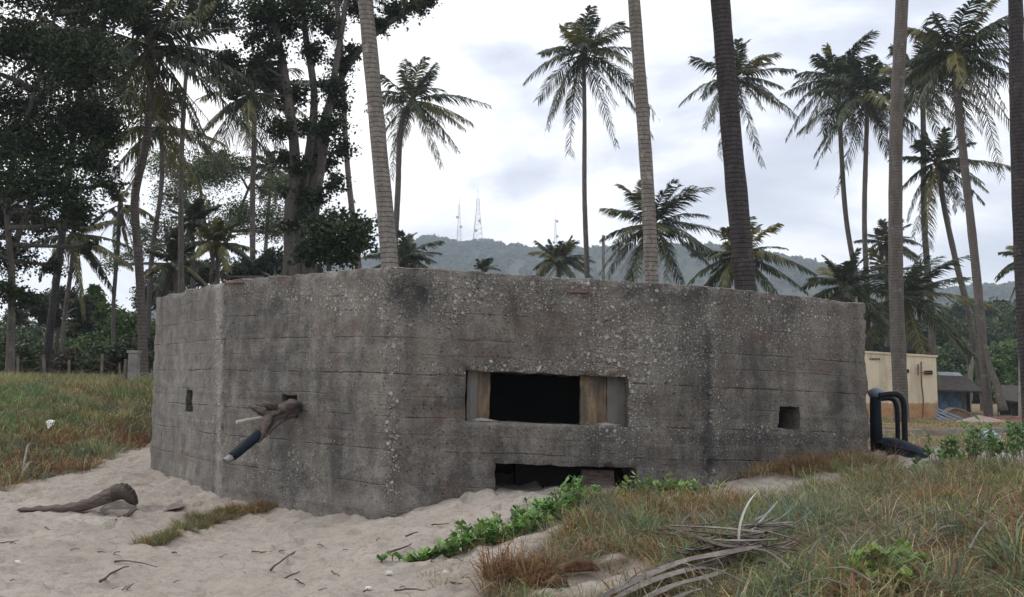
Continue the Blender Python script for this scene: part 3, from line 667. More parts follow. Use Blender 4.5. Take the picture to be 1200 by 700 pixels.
# ------------------------------------------------------------------ palms
def frond_geo(rng, L, elev, az, g, nl=42, ll=0.85, hang=0.5, col=(0.06, 0.085, 0.03), width=0.045, stiff=0.0):
    d0 = np.array([math.cos(az) * math.cos(elev), math.sin(az) * math.cos(elev), math.sin(elev)])
    t = np.linspace(0, 1, 12); P_ = d0[None] * (t * L)[:, None]; P_[:, 2] -= g * L * t ** 2.1
    side0 = np.array([-math.sin(az), math.cos(az), 0.0]); bend = rng.uniform(-.24, .24) * L; P_ += side0[None] * (bend * t ** 2)[:, None]; P_[:, 0] += .10 * L * t ** 2
    V, Q, T, C = [], [], [], []; n0 = 0
    # rachis: flat strip pair
    tt = np.linspace(0, 1, 12); w = 0.045 * (1 - tt) + 0.008
    up = np.array([0, 0, 1.0])
    tan = np.gradient(P_, axis=0); tan /= np.linalg.norm(tan, axis=1)[:, None]
    sd = np.cross(tan, up); sd /= np.linalg.norm(sd, axis=1)[:, None] + 1e-6; nm = np.cross(sd, tan)
    a = np.stack([P_ + sd * w[:, None], P_ - sd * w[:, None], P_ - nm * w[:, None]], 1).reshape(-1, 3)
    q = []
    for i in range(11):
        for k in range(3): q.append([i*3+k, i*3+(k+1) % 3, (i+1)*3+(k+1) % 3, (i+1)*3+k])
    col = np.array(col)
    V.append(a); Q.append(np.array(q)); C.append(np.broadcast_to(col * 1.3 + np.array([.03, .02, 0]), (len(a), 3))); n0 = len(a)
    s = np.linspace(0.14, 0.995, nl); s = np.repeat(s, 2) + rng.uniform(-.008, .008, nl * 2); sgn = np.tile([1, -1], nl)
    s = np.clip(s, .1, 1)
    ip = np.stack([np.interp(s, t, P_[:, k]) for k in range(3)], -1); tg = np.stack([np.interp(s, t, tan[:, k]) for k in range(3)], -1)
    sdd = np.stack([np.interp(s, t, sd[:, k]) for k in range(3)], -1) * sgn[:, None]
    lens = ll * (0.35 + 0.75 * np.sin(np.pi * np.clip(s * 0.88 + 0.06, 0, 1)) ** 0.8) * rng.uniform(.85, 1.1, len(s)) * (L / 4.5)
    gap = fbm(np.stack([s * 9 + az * 5, sgn * 2.0, 0 * s], -1) + 30, 1.0, 2, 5); missing = (rng.rand(len(s)) < 0.06) | (gap < .30); lens = np.where(missing, lens * rng.uniform(.1, .6, len(s)), lens)
    fw = 0.45 + 0.75 * s; dirv = sdd + tg * fw[:, None] + np.array([0, 0, 1.0]) * (rng.uniform(-.25, .25, len(s)) - hang * .55)[:, None]
    dirv /= np.linalg.norm(dirv, axis=1)[:, None]
    dv2 = dirv + np.array([0, 0, -1.0]) * (hang * (0.8 + 0.5 * rng.rand(len(s))))[:, None]; dv2 /= np.linalg.norm(dv2, axis=1)[:, None]
    mid = ip + dirv * (lens * .5)[:, None]; tip = mid + dv2 * (lens * .5)[:, None]
    wv = np.cross(dirv, tg); wv = tg * 0.8 + wv * rng.uniform(-.6, .6, len(s))[:, None]; wv /= np.linalg.norm(wv, axis=1)[:, None]
    wd = width * (0.6 + 0.6 * rng.rand(len(s)))
    W_ = wv * wd[:, None] * .5
    lv = np.stack([ip - W_ * .6, ip + W_ * .6, mid + W_, mid - W_, tip], 1).reshape(-1, 3); m = len(s); b = n0 + np.arange(m) * 5
    V.append(lv); Q.append(np.stack([b, b + 1, b + 2, b + 3], -1)); T = np.stack([b + 3, b + 2, b + 4], -1)
    cc = col[None] * rng.uniform(.75, 1.25, m)[:, None]; C.append(np.repeat(cc, 5, axis=0))
    return np.concatenate(V), np.concatenate(Q), T, np.concatenate(C)
GREEN = np.array([0.040, 0.054, 0.020]); YEL = np.array([0.17, 0.15, 0.04]); BRN = np.array([0.10, 0.070, 0.045])
def palm(label, Yd, crown, trunk, wpx, L=4.6, nf=24, seed=0, bmat=None, ncoco=4, dead=3, tilt=0, yellow=0.1, hang=0.6, gmul=1.0, lo=-0.55, greenmul=1.0, name='coconut_palm', width=0.085, nl=58):
    """crown=(px,py) of the heart; trunk = waypoints from top to base"""
    rng = np.random.RandomState(seed + 100); bmat = bmat or BARK_PALM
    top = P(crown[0], crown[1], Yd)
    pts = [top] + [P(a, b, Yd) for a, b in trunk]; base = pts[-1].copy()
    # run on to the ground
    z = gz(base[0], base[1]) - 0.15
    if base[2] > z + .2:
        prev = pts[-2]; dirx = (base[0] - prev[0]) / max(0.2, prev[2] - base[2]); nb = base + np.array([dirx * (base[2] - z) * .6, 0, z - base[2]]); pts.append(nb)
    else: pts[-1][2] = z
    r = root(name, (pts[-1][0], pts[-1][1], z + .15), label, 'palm tree', 'coconut palms around the bunker')
    c = curve(pts[::-1], 40); H = c[-1][2] - c[0][2]
    s = np.linspace(0, 1, 40); r0 = wpx / F * Yd / 2
    rad = r0 * (1.0 - 0.28 * s + 0.55 * np.exp(-s * H / 0.5) + 0.0) * (1 + .03 * np.sin(s * H * 5 + seed))
    m = MB(); m.tube(c, rad, 14, 0.07, seed); m.build('trunk', bmat, r, True)
    m = MB(); ga = 2.39996
    nf = int(nf * 1.2)
    for i in range(nf):
        f = i / (nf - 1); elev = 1.28 - (1.28 - lo + .15) * f ** 0.9 + rng.uniform(-.2, .2); az = i * ga + rng.uniform(-.2, .2)
        LL = .93 * L * (0.66 + 0.34 * min(1, f * 2.6 + .15)) * rng.uniform(.74, 1.1); g = (0.16 + 0.42 * f) * gmul * rng.uniform(.6, 1.4)
        col = GREEN * greenmul * rng.uniform(.75, 1.3)
        if rng.rand() < yellow + .12 * f: col = col * .4 + YEL * rng.uniform(.4, .9)
        a, b, t_, cl = frond_geo(rng, LL, elev, az, g, nl, 1.12 * rng.uniform(.8, 1.15), hang * rng.uniform(.7, 1.5) * (0.6 + 0.8 * f), col, width)
        m.add(a + c[-1], b, t_, cl)
    m.build('crown', FROND, r)
    if dead:
        m = MB()
        for i in range(dead):
            a, b, t_, cl = frond_geo(rng, L * .75, -0.9 + rng.uniform(-.3, .2), rng.uniform(0, 6.28), .12, 30, .7, 1.0, BRN * rng.uniform(.7, 1.3), .04)
            m.add(a + c[-1] - [0, 0, .15], b, t_, cl)
        m.build('dead_fronds', FROND, r)
    m = MB()  # fibrous heart
    m.tube([c[-1] - [0, 0, .5], c[-1] - [0, 0, .1], c[-1] + [0, 0, .5]], [rad[-1] * 1.0, rad[-1] * 1.9, rad[-1] * .5], 8, .2, seed); m.build('crown_shaft', TWIG, r)
    for i in range(ncoco):
        a = rng.uniform(0, 6.28); q = c[-1] + np.array([math.cos(a) * .32, math.sin(a) * .32, -.25 - .2 * rng.rand()])
        m = MB(); m.tube([q + [0, 0, .15], q + [0, 0, .08], q, q - [0, 0, .1], q - [0, 0, .14]], [.03, .10, .125, .08, .02], 8); m.build('coconut', NUT, r, True)
    return r
# tall bare trunks standing close behind the bunker
palm('tall pale palm trunk behind the left front corner of the bunker', 19, (402, -330), [(418, -120), (428, 0), (445, 180), (457, 318)], 22, 4.6, 22, 1, BARK_PALE)
palm('slim pale palm trunk rising behind the middle of the bunker roof', 21, (722, -300), [(735, -100), (743, 0), (757, 190), (764, 330)], 18, 4.6, 22, 2, BARK_PALE)
palm('very dark thick palm trunk behind the right part of the bunker', 18.5, (800, -470), [(818, -280), (832, -120), (844, 0), (858, 170), (874, 342)], 27, 4.6, 22, 3, BARK_DARK)
palm('straight ringed palm trunk standing in front of the tan building', 36, (1066, -340), [(1060, -150), (1057, 0), (1050, 160), (1050, 330), (1056, 478)], 18, 4.6, 22, 4, BARK_PALM)
palm('dark palm trunk cut by the right edge of the photo', 22, (1172, -380), [(1182, -180), (1190, 0), (1193, 170), (1200, 350), (1206, 440)], 20, 4.6, 22, 5, BARK_DARK)
# palms with crowns in view
palm('lone slender palm with full crown against the white sky, left of centre trunk', 55, (684, 62), [(685, 140), (685, 230), (688, 322)], 6.5, 4.2, 24, 11, None, 7, 3)
palm('palm with drooping crown close right of the pale leaning trunk', 60, (484, 118), [(470, 150), (466, 230), (462, 310)], 8, 4.4, 22, 12, None, 4, 3, hang=.7, gmul=.9, greenmul=1.05)
palm('palm crown seen behind the very dark thick trunk', 62, (862, 92), [(862, 150), (864, 250), (868, 335)], 6, 4.2, 24, 13, None, 2, 2)
palm('low bushy palm behind the slim trunk over the bunker roof', 52, (766, 264), [(766, 300), (767, 345)], 8, 4.3, 26, 14, None, 4, 3, hang=.5, gmul=.9, yellow=.2)
palm('low palm with yellowing fronds right behind the dark trunk base', 50, (868, 300), [(868, 320), (868, 350)], 7, 3.3, 22, 15, None, 3, 4, yellow=.3)
palm('small palm just peeping over the roof below the faint thin mast', 70, (655, 306), [(655, 325), (655, 340)], 7, 3.0, 22, 16, None, 0, 2, lo=-.1, greenmul=1.2)
palm('tiny palm tip over the roof edge right of the lattice tower', 72, (567, 316), [(567, 325), (567, 340)], 5, 1.4, 12, 17, None, 0, 0, lo=.6, greenmul=1.3)
palm('leftmost palm of the right group, trunk bowed to the left', 58, (982, 92), [(985, 160), (992, 260), (1010, 360), (1014, 400)], 7, 4.0, 22, 18, None, 4, 3)
palm('palm with straight thin trunk beside the bowed palm', 54, (1017, 112), [(1015, 170), (1013, 260), (1016, 340), (1017, 400)], 7, 4.2, 24, 19, None, 4, 3)
palm('palm with dense crown in the middle of the right group', 60, (1080, 90), [(1082, 150), (1083, 260), (1090, 350), (1093, 420)], 8, 4.2, 26, 20, None, 4, 5)
palm('tallest palm of the right group with the widest crown', 46, (1122, 62), [(1122, 110), (1131, 200), (1146, 340), (1158, 480)], 11, 4.3, 28, 21, None, 7, 4, hang=.8)
palm('lower palm crown hanging under the tallest one of the right group', 56, (1100, 190), [(1106, 240), (1121, 310), (1136, 370), (1150, 450)], 8, 3.6, 22, 22, None, 3, 4, lo=-.8)
palm('broad low palm spreading behind the tan building', 53, (1060, 350), [(1060, 380), (1060, 430)], 9, 5.0, 28, 23, None, 4, 5, hang=.4, gmul=.8, yellow=.22)
palm('low palm between the bowed trunk and the bunker end', 50, (990, 335), [(990, 350), (990, 400)], 9, 3.4, 22, 24, None, 2, 3, hang=.4)
palm('small upright palm top behind the ringed trunk', 62, (1040, 285), [(1040, 320), (1040, 400)], 7, 2.5, 18, 25, None, 0, 2, lo=-.2)
palm('palm at right edge with only its left fronds in view', 40, (1212, 302), [(1214, 350), (1216, 440)], 9, 2.0, 20, 26, None, 3, 2)
palm('big dark palm at left with curved trunk beside the bunker', 30, (176, 55), [(176, 110), (171, 170), (158, 235), (163, 310), (169, 440)], 11, 4.0, 24, 27, BARK_PALM, 5, 7, hang=1.0, lo=-.8, greenmul=.7, width=.075)
palm('yellow fronded palm behind the big dark curved palm', 46, (186, 150), [(190, 180), (188, 230), (178, 300), (172, 420)], 6.5, 3.7, 16, 28, None, 4, 3, yellow=.45, hang=.8, lo=-.5)
palm('palm with dark drooping crown left of the many stemmed tree', 50, (296, 110), [(298, 150), (296, 230), (296, 325)], 7.5, 4.2, 24, 29, None, 4, 4, hang=.9, lo=-.7, greenmul=.8)
palm('small thin palm between the drooping palm and many stemmed tree', 75, (318, 196), [(316, 230), (312, 280), (311, 325)], 5, 2.6, 20, 30, None, 0, 1)
palm('small palm leaning left near the dark canopy edge', 42, (86, 275), [(84, 310), (76, 370), (71, 440)], 6, 2.6, 16, 31, None, 2, 3, hang=1.0, lo=-.7)
palm('scruffy nearly bare palm with few hanging fronds', 44, (141, 240), [(138, 290), (133, 360), (134, 445)], 5.5, 2.0, 7, 32, None, 3, 4, hang=1.0, lo=-1.0, yellow=.6)
palm('leaning palm trunk in front of the dark left canopy', 34, (100, 60), [(86, 160), (72, 280), (62, 360), (52, 440)], 10, 3.2, 18, 33, BARK_DARK, 2, 3, hang=.9, greenmul=.7)
palm('young palm with upright fronds in the left woodland', 46, (226, 262), [(226, 290), (226, 330)], 6, 2.2, 14, 34, None, 0, 3, lo=-.3)
palm('young yellow palm in the left woodland beside the upright one', 44, (255, 285), [(255, 320), (255, 340)], 6, 2.2, 18, 35, None, 0, 2, yellow=.7, lo=-.2)
palm('dark young palm close over the bunker left end', 40, (204, 308), [(206, 330), (206, 360)], 6, 1.9, 14, 36, None, 0, 3, lo=-.2, greenmul=.8)
palm('low palm hidden behind the pale leaning trunk over the roof', 56, (474, 306), [(474, 330), (474, 350)], 6, 3.0, 20, 37, None, 0, 2, lo=-.1)
palm('palm trunk rising through the many stemmed tree', 45, (390, -40), [(398, 40), (406, 180), (414, 260), (420, 312)], 8, 3.4, 20, 38, None, 3, 4)

# ------------------------------------------------------------------ broadleaf trees
def leaves_at(rng, cen, rad, nclump, per, lsize, col, spread=0.3, flat=0.75):
    """cen (k,3), rad (k,): sub-clumps scattered in each ball, leaves scattered in each sub-clump"""
    cen = np.asarray(cen, float); rad = np.asarray(rad, float); V, C = [], []
    w = rad ** 2; w = w / w.sum(); cnt = np.maximum(1, (w * nclump).astype(int)); twigs = []
    for c, r, k in zip(cen, rad, cnt):
        d = rng.normal(size=(k, 3)); d /= np.linalg.norm(d, axis=1)[:, None]; cc = c + d * (r * rng.rand(k) ** 0.45)[:, None] * np.array([1, 1, flat]); twigs.append(cc)
        sz = r * spread * rng.uniform(.5, 1.3, k); id_ = np.repeat(np.arange(k), per)
        q = cc[id_] + rng.normal(size=(k * per, 3)) * (sz[id_] * .55)[:, None] * np.array([1, 1, .6])
        n_ = len(q); nrm = rng.normal(size=(n_, 3)) * .8 + [0, 0, .7]; nrm /= np.linalg.norm(nrm, axis=1)[:, None]
        a = rng.normal(size=(n_, 3)); a -= nrm * (a * nrm).sum(1)[:, None]; a /= np.linalg.norm(a, axis=1)[:, None]; b = np.cross(nrm, a)
        l = lsize * rng.uniform(.6, 1.3, n_)
        V.append(np.stack([q, q + a * (l * .5)[:, None] + b * (l * .3)[:, None], q + a * l[:, None], q + a * (l * .5)[:, None] - b * (l * .3)[:, None]], 1).reshape(-1, 3))
        tone = (.55 + 1.15 * rng.rand(k) ** 1.8)[id_] * rng.uniform(.8, 1.2, n_); C.append(np.repeat(np.array(col)[None] * tone[:, None], 4, axis=0))
    V = np.concatenate(V); return V, np.arange(len(V)).reshape(-1, 4), np.concatenate(C), twigs
def tree(name, label, cat, Yd, stems, blobs, nclump, per, lsize, col, seed, sw=12, group=None, bmat=None, dy=2.0, spread=.3, flat=.8, twig=True, twigr=0.02):
    """stems: lists of (px,py) from base upward; blobs (px,py,rpx)"""
    rng = np.random.RandomState(seed); m = MB(); k = Yd / F
    b0 = P(*stems[0][0], Yd); z = gz(b0[0], b0[1]); r = root(name, (b0[0], b0[1], z), label, cat, group)
    nodes = []
    for si, st in enumerate(stems):
        pts = [P(a, b, Yd + (si * .35 - .3)) for a, b in st]
        if si == 0 or st[0][1] > 300: pts = [np.array([pts[0][0], pts[0][1], z - .2])] + pts if pts[0][2] > z + .3 else [np.array([pts[0][0], pts[0][1], z - .2])] + pts[1:]
        c = curve(pts, 26); s = np.linspace(0, 1, 26); w = sw * k / 2 * (1 if si == 0 else .85)
        m.tube(c, w * (1 - .72 * s) * (1 + .5 * np.exp(-s * 14)) + .02, 10, .14, seed + si); nodes.append(c[6:])
    nodes = np.concatenate(nodes)
    cen = np.array([P(a, b, Yd + rng.uniform(-dy, dy)) for a, b, _ in blobs]); rad = np.array([q * k for *_, q in blobs])
    V, Q, C, tw = leaves_at(rng, cen, rad, nclump, per, lsize, col, spread, flat)
    for c, rr, tws in zip(cen, rad, tw):
        j = nodes[np.argmin(np.linalg.norm(nodes - c, axis=1) + np.maximum(0, nodes[:, 2] - c[2]) * 1.5)]
        mid = (j + c) / 2 + rng.normal(size=3) * rr * .18 + [0, 0, .1 * rr]; lm = curve([j, mid, c], 8); d = np.linalg.norm(c - j)
        m.tube(lm, np.linspace(min(.14, .03 + d * .022), .025, 8), 6, .15, seed)
        if twig:
            for q in tws[:int(14)]:
                m.tube(curve([lm[rng.randint(3, 8)], (c + q) / 2 + rng.normal(size=3) * .1 * rr, q], 5), [twigr, twigr * .8, twigr * .6, twigr * .5, twigr * .3], 4, cap=False)
    m.build('trunk', bmat or BARK_TREE, r, True)
    mk('crown', V, Q, None, LEAF, False, C, r)
    return r
DG = (0.022, 0.036, 0.011); MG = (0.055, 0.085, 0.028); BG = (0.085, 0.14, 0.035)
rb = random.Random(4)
# dark canopy at far left
bl = [(rb.uniform(-120, 118), rb.uniform(-70, 190), rb.uniform(26, 44)) for _ in range(30)]
bl += [(30, 215, 35), (75, 225, 34), (112, 190, 28), (0, 250, 32), (45, 262, 24), (95, 250, 20), (15, 300, 25), (60, 310, 16), (-40, 240, 45), (-60, 300, 40), (5, 340, 20), (125, 165, 18), (120, 10, 30), (150, 5, 22)]
bl += [(130, 215, 14), (30, 350, 16), (100, 290, 12)]
tree('broadleaf_tree', 'huge dark leafy tree overhanging the upper left corner', 'tree', 26, [[(12, 440), (14, 340), (10, 220), (40, 110), (70, 0)], [(10, 250), (-30, 150), (-60, 20)], [(12, 300), (50, 210), (110, 150)]], bl, 3000, 34, .105, (.028, .046, .014), 41, 7.5, dy=2.6, spread=.62)
# second mass behind it, to the top
tree('broadleaf_tree', 'dark tree filling the gap above the curved palm crown', 'tree', 38, [[(215, 430), (212, 300), (214, 150), (225, 0)]], [(120, -20, 30), (170, -25, 32), (215, -30, 34), (250, 8, 22), (150, 10, 22), (235, 20, 16), (262, 30, 12)], 620, 24, .16, DG, 42, 9, dy=2, spread=.6)
# many-stemmed tree with leaves clinging to its stems
bl = [(303, 12, 24), (330, 30, 24), (350, 8, 26), (296, 45, 14), (268, 70, 16), (282, 90, 12), (318, 92, 17), (343, 112, 18), (330, 150, 15), (357, 150, 13), (390, 105, 18), (400, 75, 15), (386, 150, 20), (402, 175, 13), (378, 190, 17),
      (350, 195, 13), (340, 225, 12), (370, 232, 15), (392, 215, 13), (412, 60, 12), (440, 30, 14), (462, 14, 16), (488, 6, 14), (420, 10, 16), (385, 30, 17), (365, 60, 16), (505, 0, 8), (398, 125, 12), (340, 265, 10), (356, 255, 9), (300, 70, 10), (275, 110, 8), (470, -20, 22), (400, -25, 30), (340, -35, 34), (290, -30, 28), (250, 80, 8), (330, 185, 12), (322, 60, 15)]
tree('broadleaf_tree', 'many stemmed tree with dark leaves clinging to its trunks', 'tree', 32, [[(340, 330), (340, 250), (346, 190), (336, 100), (320, 20), (300, -50)], [(364, 330), (368, 250), (377, 190), (387, 120), (398, 50), (412, -40)], [(344, 330), (347, 260), (362, 180), (368, 110), (358, 40), (352, -40)], [(352, 330), (352, 290), (372, 170), (400, 90), (440, 40), (490, 5)]],
     bl, 1350, 28, .13, (.028, .045, .015), 43, 17, dy=1.0, spread=.7)
tree('leafy_shrub', 'dark glossy shrub tree between the stems and the pale leaning trunk', 'shrub', 28, [[(385, 330), (388, 290), (395, 260)]], [(392, 262, 20), (412, 275, 19), (425, 262, 13), (378, 285, 22), (400, 298, 20), (360, 300, 14), (425, 285, 12), (372, 262, 12)], 200, 26, .15, (.034, .055, .018), 44, 5, dy=.9, spread=1.0)
# airy light tree behind the left palms
bl = [(rb.uniform(185, 335), 205 + rb.uniform(-25, 70), rb.uniform(14, 24)) for _ in range(24)] + [(238, 190, 16), (270, 195, 16), (215, 215, 16), (180, 290, 18), (150, 300, 15), (130, 310, 13), (320, 250, 18), (165, 270, 12)]
tree('broadleaf_tree', 'airy tree with sparse pale leaves behind the left palms', 'tree', 55, [[(250, 430), (252, 330), (240, 260), (232, 200)], [(252, 330), (280, 250), (300, 200)], [(250, 340), (205, 290), (170, 280)]], bl, 1500, 20, .14, (.10, .13, .055), 45, 6, dy=3, spread=.75)
# woodland belt, left
UND = 'trees and bushes beyond the fence'
tree('broadleaf_tree', 'bright green tree behind the fence, right of the scruffy palm', 'tree', 52, [[(120, 440), (118, 400), (108, 370)]], [(100, 365, 20), (125, 375, 24), (150, 385, 22), (85, 385, 16), (140, 405, 24), (110, 352, 13), (165, 400, 20), (108, 340, 8)], 900, 22, .20, BG, 46, 6, dy=2)
tree('broadleaf_tree', 'brown green tree with spreading boughs behind the leaning trunk', 'tree', 46, [[(62, 440), (65, 400), (75, 370)]], [(40, 358, 17), (72, 352, 20), (95, 360, 15), (60, 372, 14), (20, 372, 12), (98, 382, 10)], 520, 22, .18, (.05, .062, .028), 47, 5, dy=2)
for i, (x_, y_, rr, lb) in enumerate([(14, 418, 22, 'leafy bush at the left end of the fence'), (48, 424, 24, 'rounded bush behind the second fence post'), (88, 428, 22, 'low dark bush behind the middle of the fence'), (122, 424, 24, 'brownish bush behind the tall thin post'), (150, 420, 24, 'dark bush behind the concrete stump'), (172, 412, 20, 'dark bush touching the bunker end'), (-20, 405, 34, 'bush outside the left end of the fence')]):
    tree('bush', lb, 'bush', 33 + (i * 7) % 9, [[(x_, 442), (x_ + 2, y_)]], [(x_, y_, rr), (x_ + 12, y_ + 8, rr * .7), (x_ - 12, y_ + 7, rr * .7)], 330, 20, .15, [MG, (.04, .055, .022), (.05, .05, .028)][i % 3], 60 + i, 3, UND, dy=1, twigr=.012)
for i, (x_, y_, rr, Yd, lb, c_) in enumerate([(30, 395, 24, 58, 'hazy mid green tree low between the two left trunks', (.06, .085, .035)), (75, 402, 24, 56, 'green sapling thicket behind the leaning palm foot', (.07, .11, .035)), (5, 392, 26, 62, 'green tree at the left edge behind the fence', (.05, .075, .03)), (135, 398, 26, 54, 'bright leafy tree behind the tall thin post', BG), (165, 385, 20, 60, 'light green tree between curved palm and bunker', BG), (108, 408, 18, 50, 'leafy green bush left of the scruffy palm foot', BG)]):
    tree('broadleaf_tree', lb, 'tree', Yd, [[(x_, 442), (x_ + 2, y_)]], [(x_, y_, rr), (x_ + 14, y_ + 10, rr * .8), (x_ - 14, y_ + 10, rr * .8), (x_ + 3, y_ + 22, rr * .8)], 420, 20, .17, c_, 160 + i, 3, UND, dy=1.5, spread=.5, twig=False)
# woodland behind, seen over the bunker left part
tree('broadleaf_tree', 'dark round tree low behind the bunker, between palms and stems', 'tree', 48, [[(320, 400), (322, 330)]], [(322, 308, 20), (300, 318, 18), (345, 312, 16), (275, 322, 16), (240, 325, 14), (365, 318, 14)], 480, 20, .18, (.035, .05, .022), 70, 6)
tree('broadleaf_tree', 'hazy green tree under the low palms at left', 'tree', 62, [[(205, 430), (206, 370), (210, 330)]], [(215, 320, 20), (190, 335, 22), (245, 318, 18), (175, 350, 20), (285, 312, 14)], 520, 20, .2, (.05, .07, .035), 71, 5)
# woodland belt, right
for i, (x_, y_, rr, Yd, lb, c_) in enumerate([
    (1120, 425, 26, 85, 'dark green tree just right of the tan building', MG), (1105, 395, 24, 95, 'tree showing above the right end of the tan building', MG),
    (1150, 400, 28, 100, 'round tree behind the tallest palm trunk', (.045, .065, .028)), (1180, 425, 26, 80, 'bright green tree above the dark shed', BG),
    (1135, 448, 20, 75, 'shrubby tree behind the blue walled hut', MG), (1195, 385, 30, 110, 'tree beside the concrete pole on the wooded slope', MG),
    (1165, 375, 24, 125, 'small hazy tree at foot of the right hillside', (.05, .07, .03)), (1215, 430, 30, 90, 'tree cut by the right picture edge', MG),
    (1128, 370, 20, 130, 'distant tree crown between two leaning palm trunks', MG), (1158, 440, 18, 72, 'leafy bright shrub left of the dark shed', BG),
    (1075, 400, 26, 95, 'dark tree behind the roof tank', (.035, .05, .022)), (1035, 398, 26, 90, 'dark tree behind the tan building roof', (.035, .05, .022)), (1240, 380, 40, 120, 'tree beyond the right picture edge', MG)]):
    tree('broadleaf_tree', lb, 'tree', Yd, [[(x_, 478), (x_ + 2, y_ + 10), (x_ - 2, y_ - 5)]], [(x_, y_, rr), (x_ + rr * .8, y_ + 8, rr * .7), (x_ - rr * .8, y_ + 9, rr * .7), (x_ + 4, y_ - rr * .5, rr * .6), (x_ - rr * .5, y_ + rr * .9, rr * .7), (x_ + rr * .6, y_ + rr * .9, rr * .7)],
         620, 16, .0042 * Yd, c_, 80 + i, 4, 'trees at the foot of the right hill', dy=2.5, spread=.36, twig=False)

# ------------------------------------------------------------------ fence at left, poles
POSTM = simple('weathered_post', (0.09, 0.075, 0.06), (0.20, 0.17, 0.14), 7)
CONP = simple('old_concrete', (0.15, 0.14, 0.125), (0.29, 0.27, 0.25), 4)
fr = root('fence', P(60, 440, 24) * [1, 1, 0] + [0, 0, 2.0], 'old wire fence on thin wooden posts along the grassy crest', 'fence')
tops = []
for i, (x_, yt, w, ln) in enumerate([(-28, 424, 4, 0), (21, 418, 4, 0), (53, 416, 4.5, -2), (80, 422, 4, 1), (118, 415, 4.5, 2), (140, 425, 3, 0), (-75, 422, 4, 0)]):
    t_ = P(x_ + ln, yt, 24.5); b_ = P(x_, 455, 24.5); m = MB(); m.tube([b_ * [1, 1, 0] + [0, 0, gz(b_[0], b_[1]) - .3], (t_ + b_) / 2, t_], w / F * 24.5 / 2.6, 7, .15, i); m.build('post', POSTM, fr); tops.append((x_, t_))
tops.sort(key=lambda a: a[0]); tp = [t for _, t in tops]
for dz in (.08, .3):
    m = MB(); pl = []
    for a, b in zip(tp[:-1], tp[1:]):
        for s_ in np.linspace(0, 1, 6)[:-1]: pl.append(a * (1 - s_) + b * s_ - [0, 0, dz + .04 * math.sin(math.pi * s_)])
    m.tube(pl, .006, 4); m.build('wire', RUST, fr)
b_ = P(156, 450, 23); z = gz(b_[0], b_[1]); gp = root('concrete_stump', (b_[0], b_[1], z), 'thick weathered concrete gate stump beside the bunker end', 'post')
t_ = P(156, 411, 23); m = MB(); m.box([b_[0] - .10, 23 - .10, z - .3], [b_[0] + .10, 23.10, t_[2] - .06]); m.build('shaft', CONP, gp); m = MB(); m.box([b_[0] - .13, 23 - .13, t_[2] - .058], [b_[0] + .13, 23.13, t_[2]]); m.build('cap', CONP, gp)
m = MB(); m.tube([[b_[0] - .25, 23.1, z - .2], [b_[0] - .2, 23.1, t_[2] - .2]], .07, 7, .2, 3); m.build('wooden_prop', POSTM, gp)
def pole(px, yt, yb, Yd, w, label, arm=False):
    t_ = P(px + 1, yt, Yd); b_ = P(px, yb, Yd); z = gz(b_[0], b_[1]); r = root('utility_pole', (b_[0], b_[1], z), label, 'pole')
    m = MB(); ww = w / F * Yd / 2
    v = [[b_[0]-ww, Yd-ww, z-.3], [b_[0]+ww, Yd-ww, z-.3], [b_[0]+ww, Yd+ww, z-.3], [b_[0]-ww, Yd+ww, z-.3]]; u_ = ww * .75
    v += [[t_[0]-u_, Yd-u_, t_[2]], [t_[0]+u_, Yd-u_, t_[2]], [t_[0]+u_, Yd+u_, t_[2]], [t_[0]-u_, Yd+u_, t_[2]]]
    m.hexa(v); m.build('shaft', CONP, r)
    m = MB(); m.box([t_[0]-u_*1.3, Yd-u_*1.3, t_[2]-.25], [t_[0]+u_*1.3, Yd+u_*1.3, t_[2]-.17]); m.build('band', RUST, r)
pole(706, 276, 340, 60, 4.2, 'short grey concrete pole over the bunker roof')
pole(1196, 350, 484, 40, 5, 'pale slim concrete pole at the right edge before the shed')

# ------------------------------------------------------------------ tan building, hut, shed and yard clutter
def tan_mat():
    m, t = newmat('tan_render'); p = pos(t); xyz = nn(t, 'ShaderNodeSeparateXYZ', ins={0: p})
    n = noise_(t, mapping(t, p, (1.6, 1.6, .25)), 1.6, 6, .65, .3); n2 = noise_(t, p, 3.0, 6, .7)
    c = ramp(t, n, [(.3, (.50, .43, .31)), (.5, (.68, .59, .44)), (.7, (.76, .67, .51))])
    ed = math_(t, 'ADD', xyz.outputs[2], math_(t, 'MULTIPLY', n2, .25))
    c = mix(t, ramp(t, math_(t, 'MULTIPLY', math_(t, 'SUBTRACT', ed, 1.0), 1.0), [(.50, 1.0), (.56, 0.0)]), c, ramp(t, n2, [(.35, (.36, .18, .085)), (.65, (.52, .34, .19))]))
    c = mix(t, ramp(t, noise_(t, p, 1.1, 6, .7), [(.55, 0.0), (.72, .5)]), c, (.22, .17, .12))
    finish(t, c, .9, n2, .3, .01, .2); return m
TAN = tan_mat(); DARK = simple('dark_gap', (.012, .011, .01), (.03, .027, .025), 3); BLKP = simple('black_plastic', (.007, .008, .010), (.018, .020, .023), 6, .6, .3, spec=.12)
hz0 = gz(21, 46)
tb = root('tan_building', (17.6, 48, hz0), 'small flat roofed tan plastered building with orange stained base', 'building')
x0 = P(940, 460, 45)[0]; x1 = P(1098.5, 460, 45)[0]; zt = P(1060, 417, 45)[2]
m = MB()
ztl = P(1017, 414, 45)[2]; ztr = P(1098, 419, 45)[2]; zl = ztl + (ztl - ztr) / (P(1098, 419, 45)[0] - P(1017, 414, 45)[0]) * (P(1017, 414, 45)[0] - x0)
m.hexa([[x0, 45, .4], [x1, 45, .4], [x1 + 1.2, 51, .4], [x0, 51, .4], [x0, 45, zl], [x1, 45, ztr], [x1 + 1.2, 51, ztr], [x0, 51, zl]]); m.build('wall', TAN, tb)
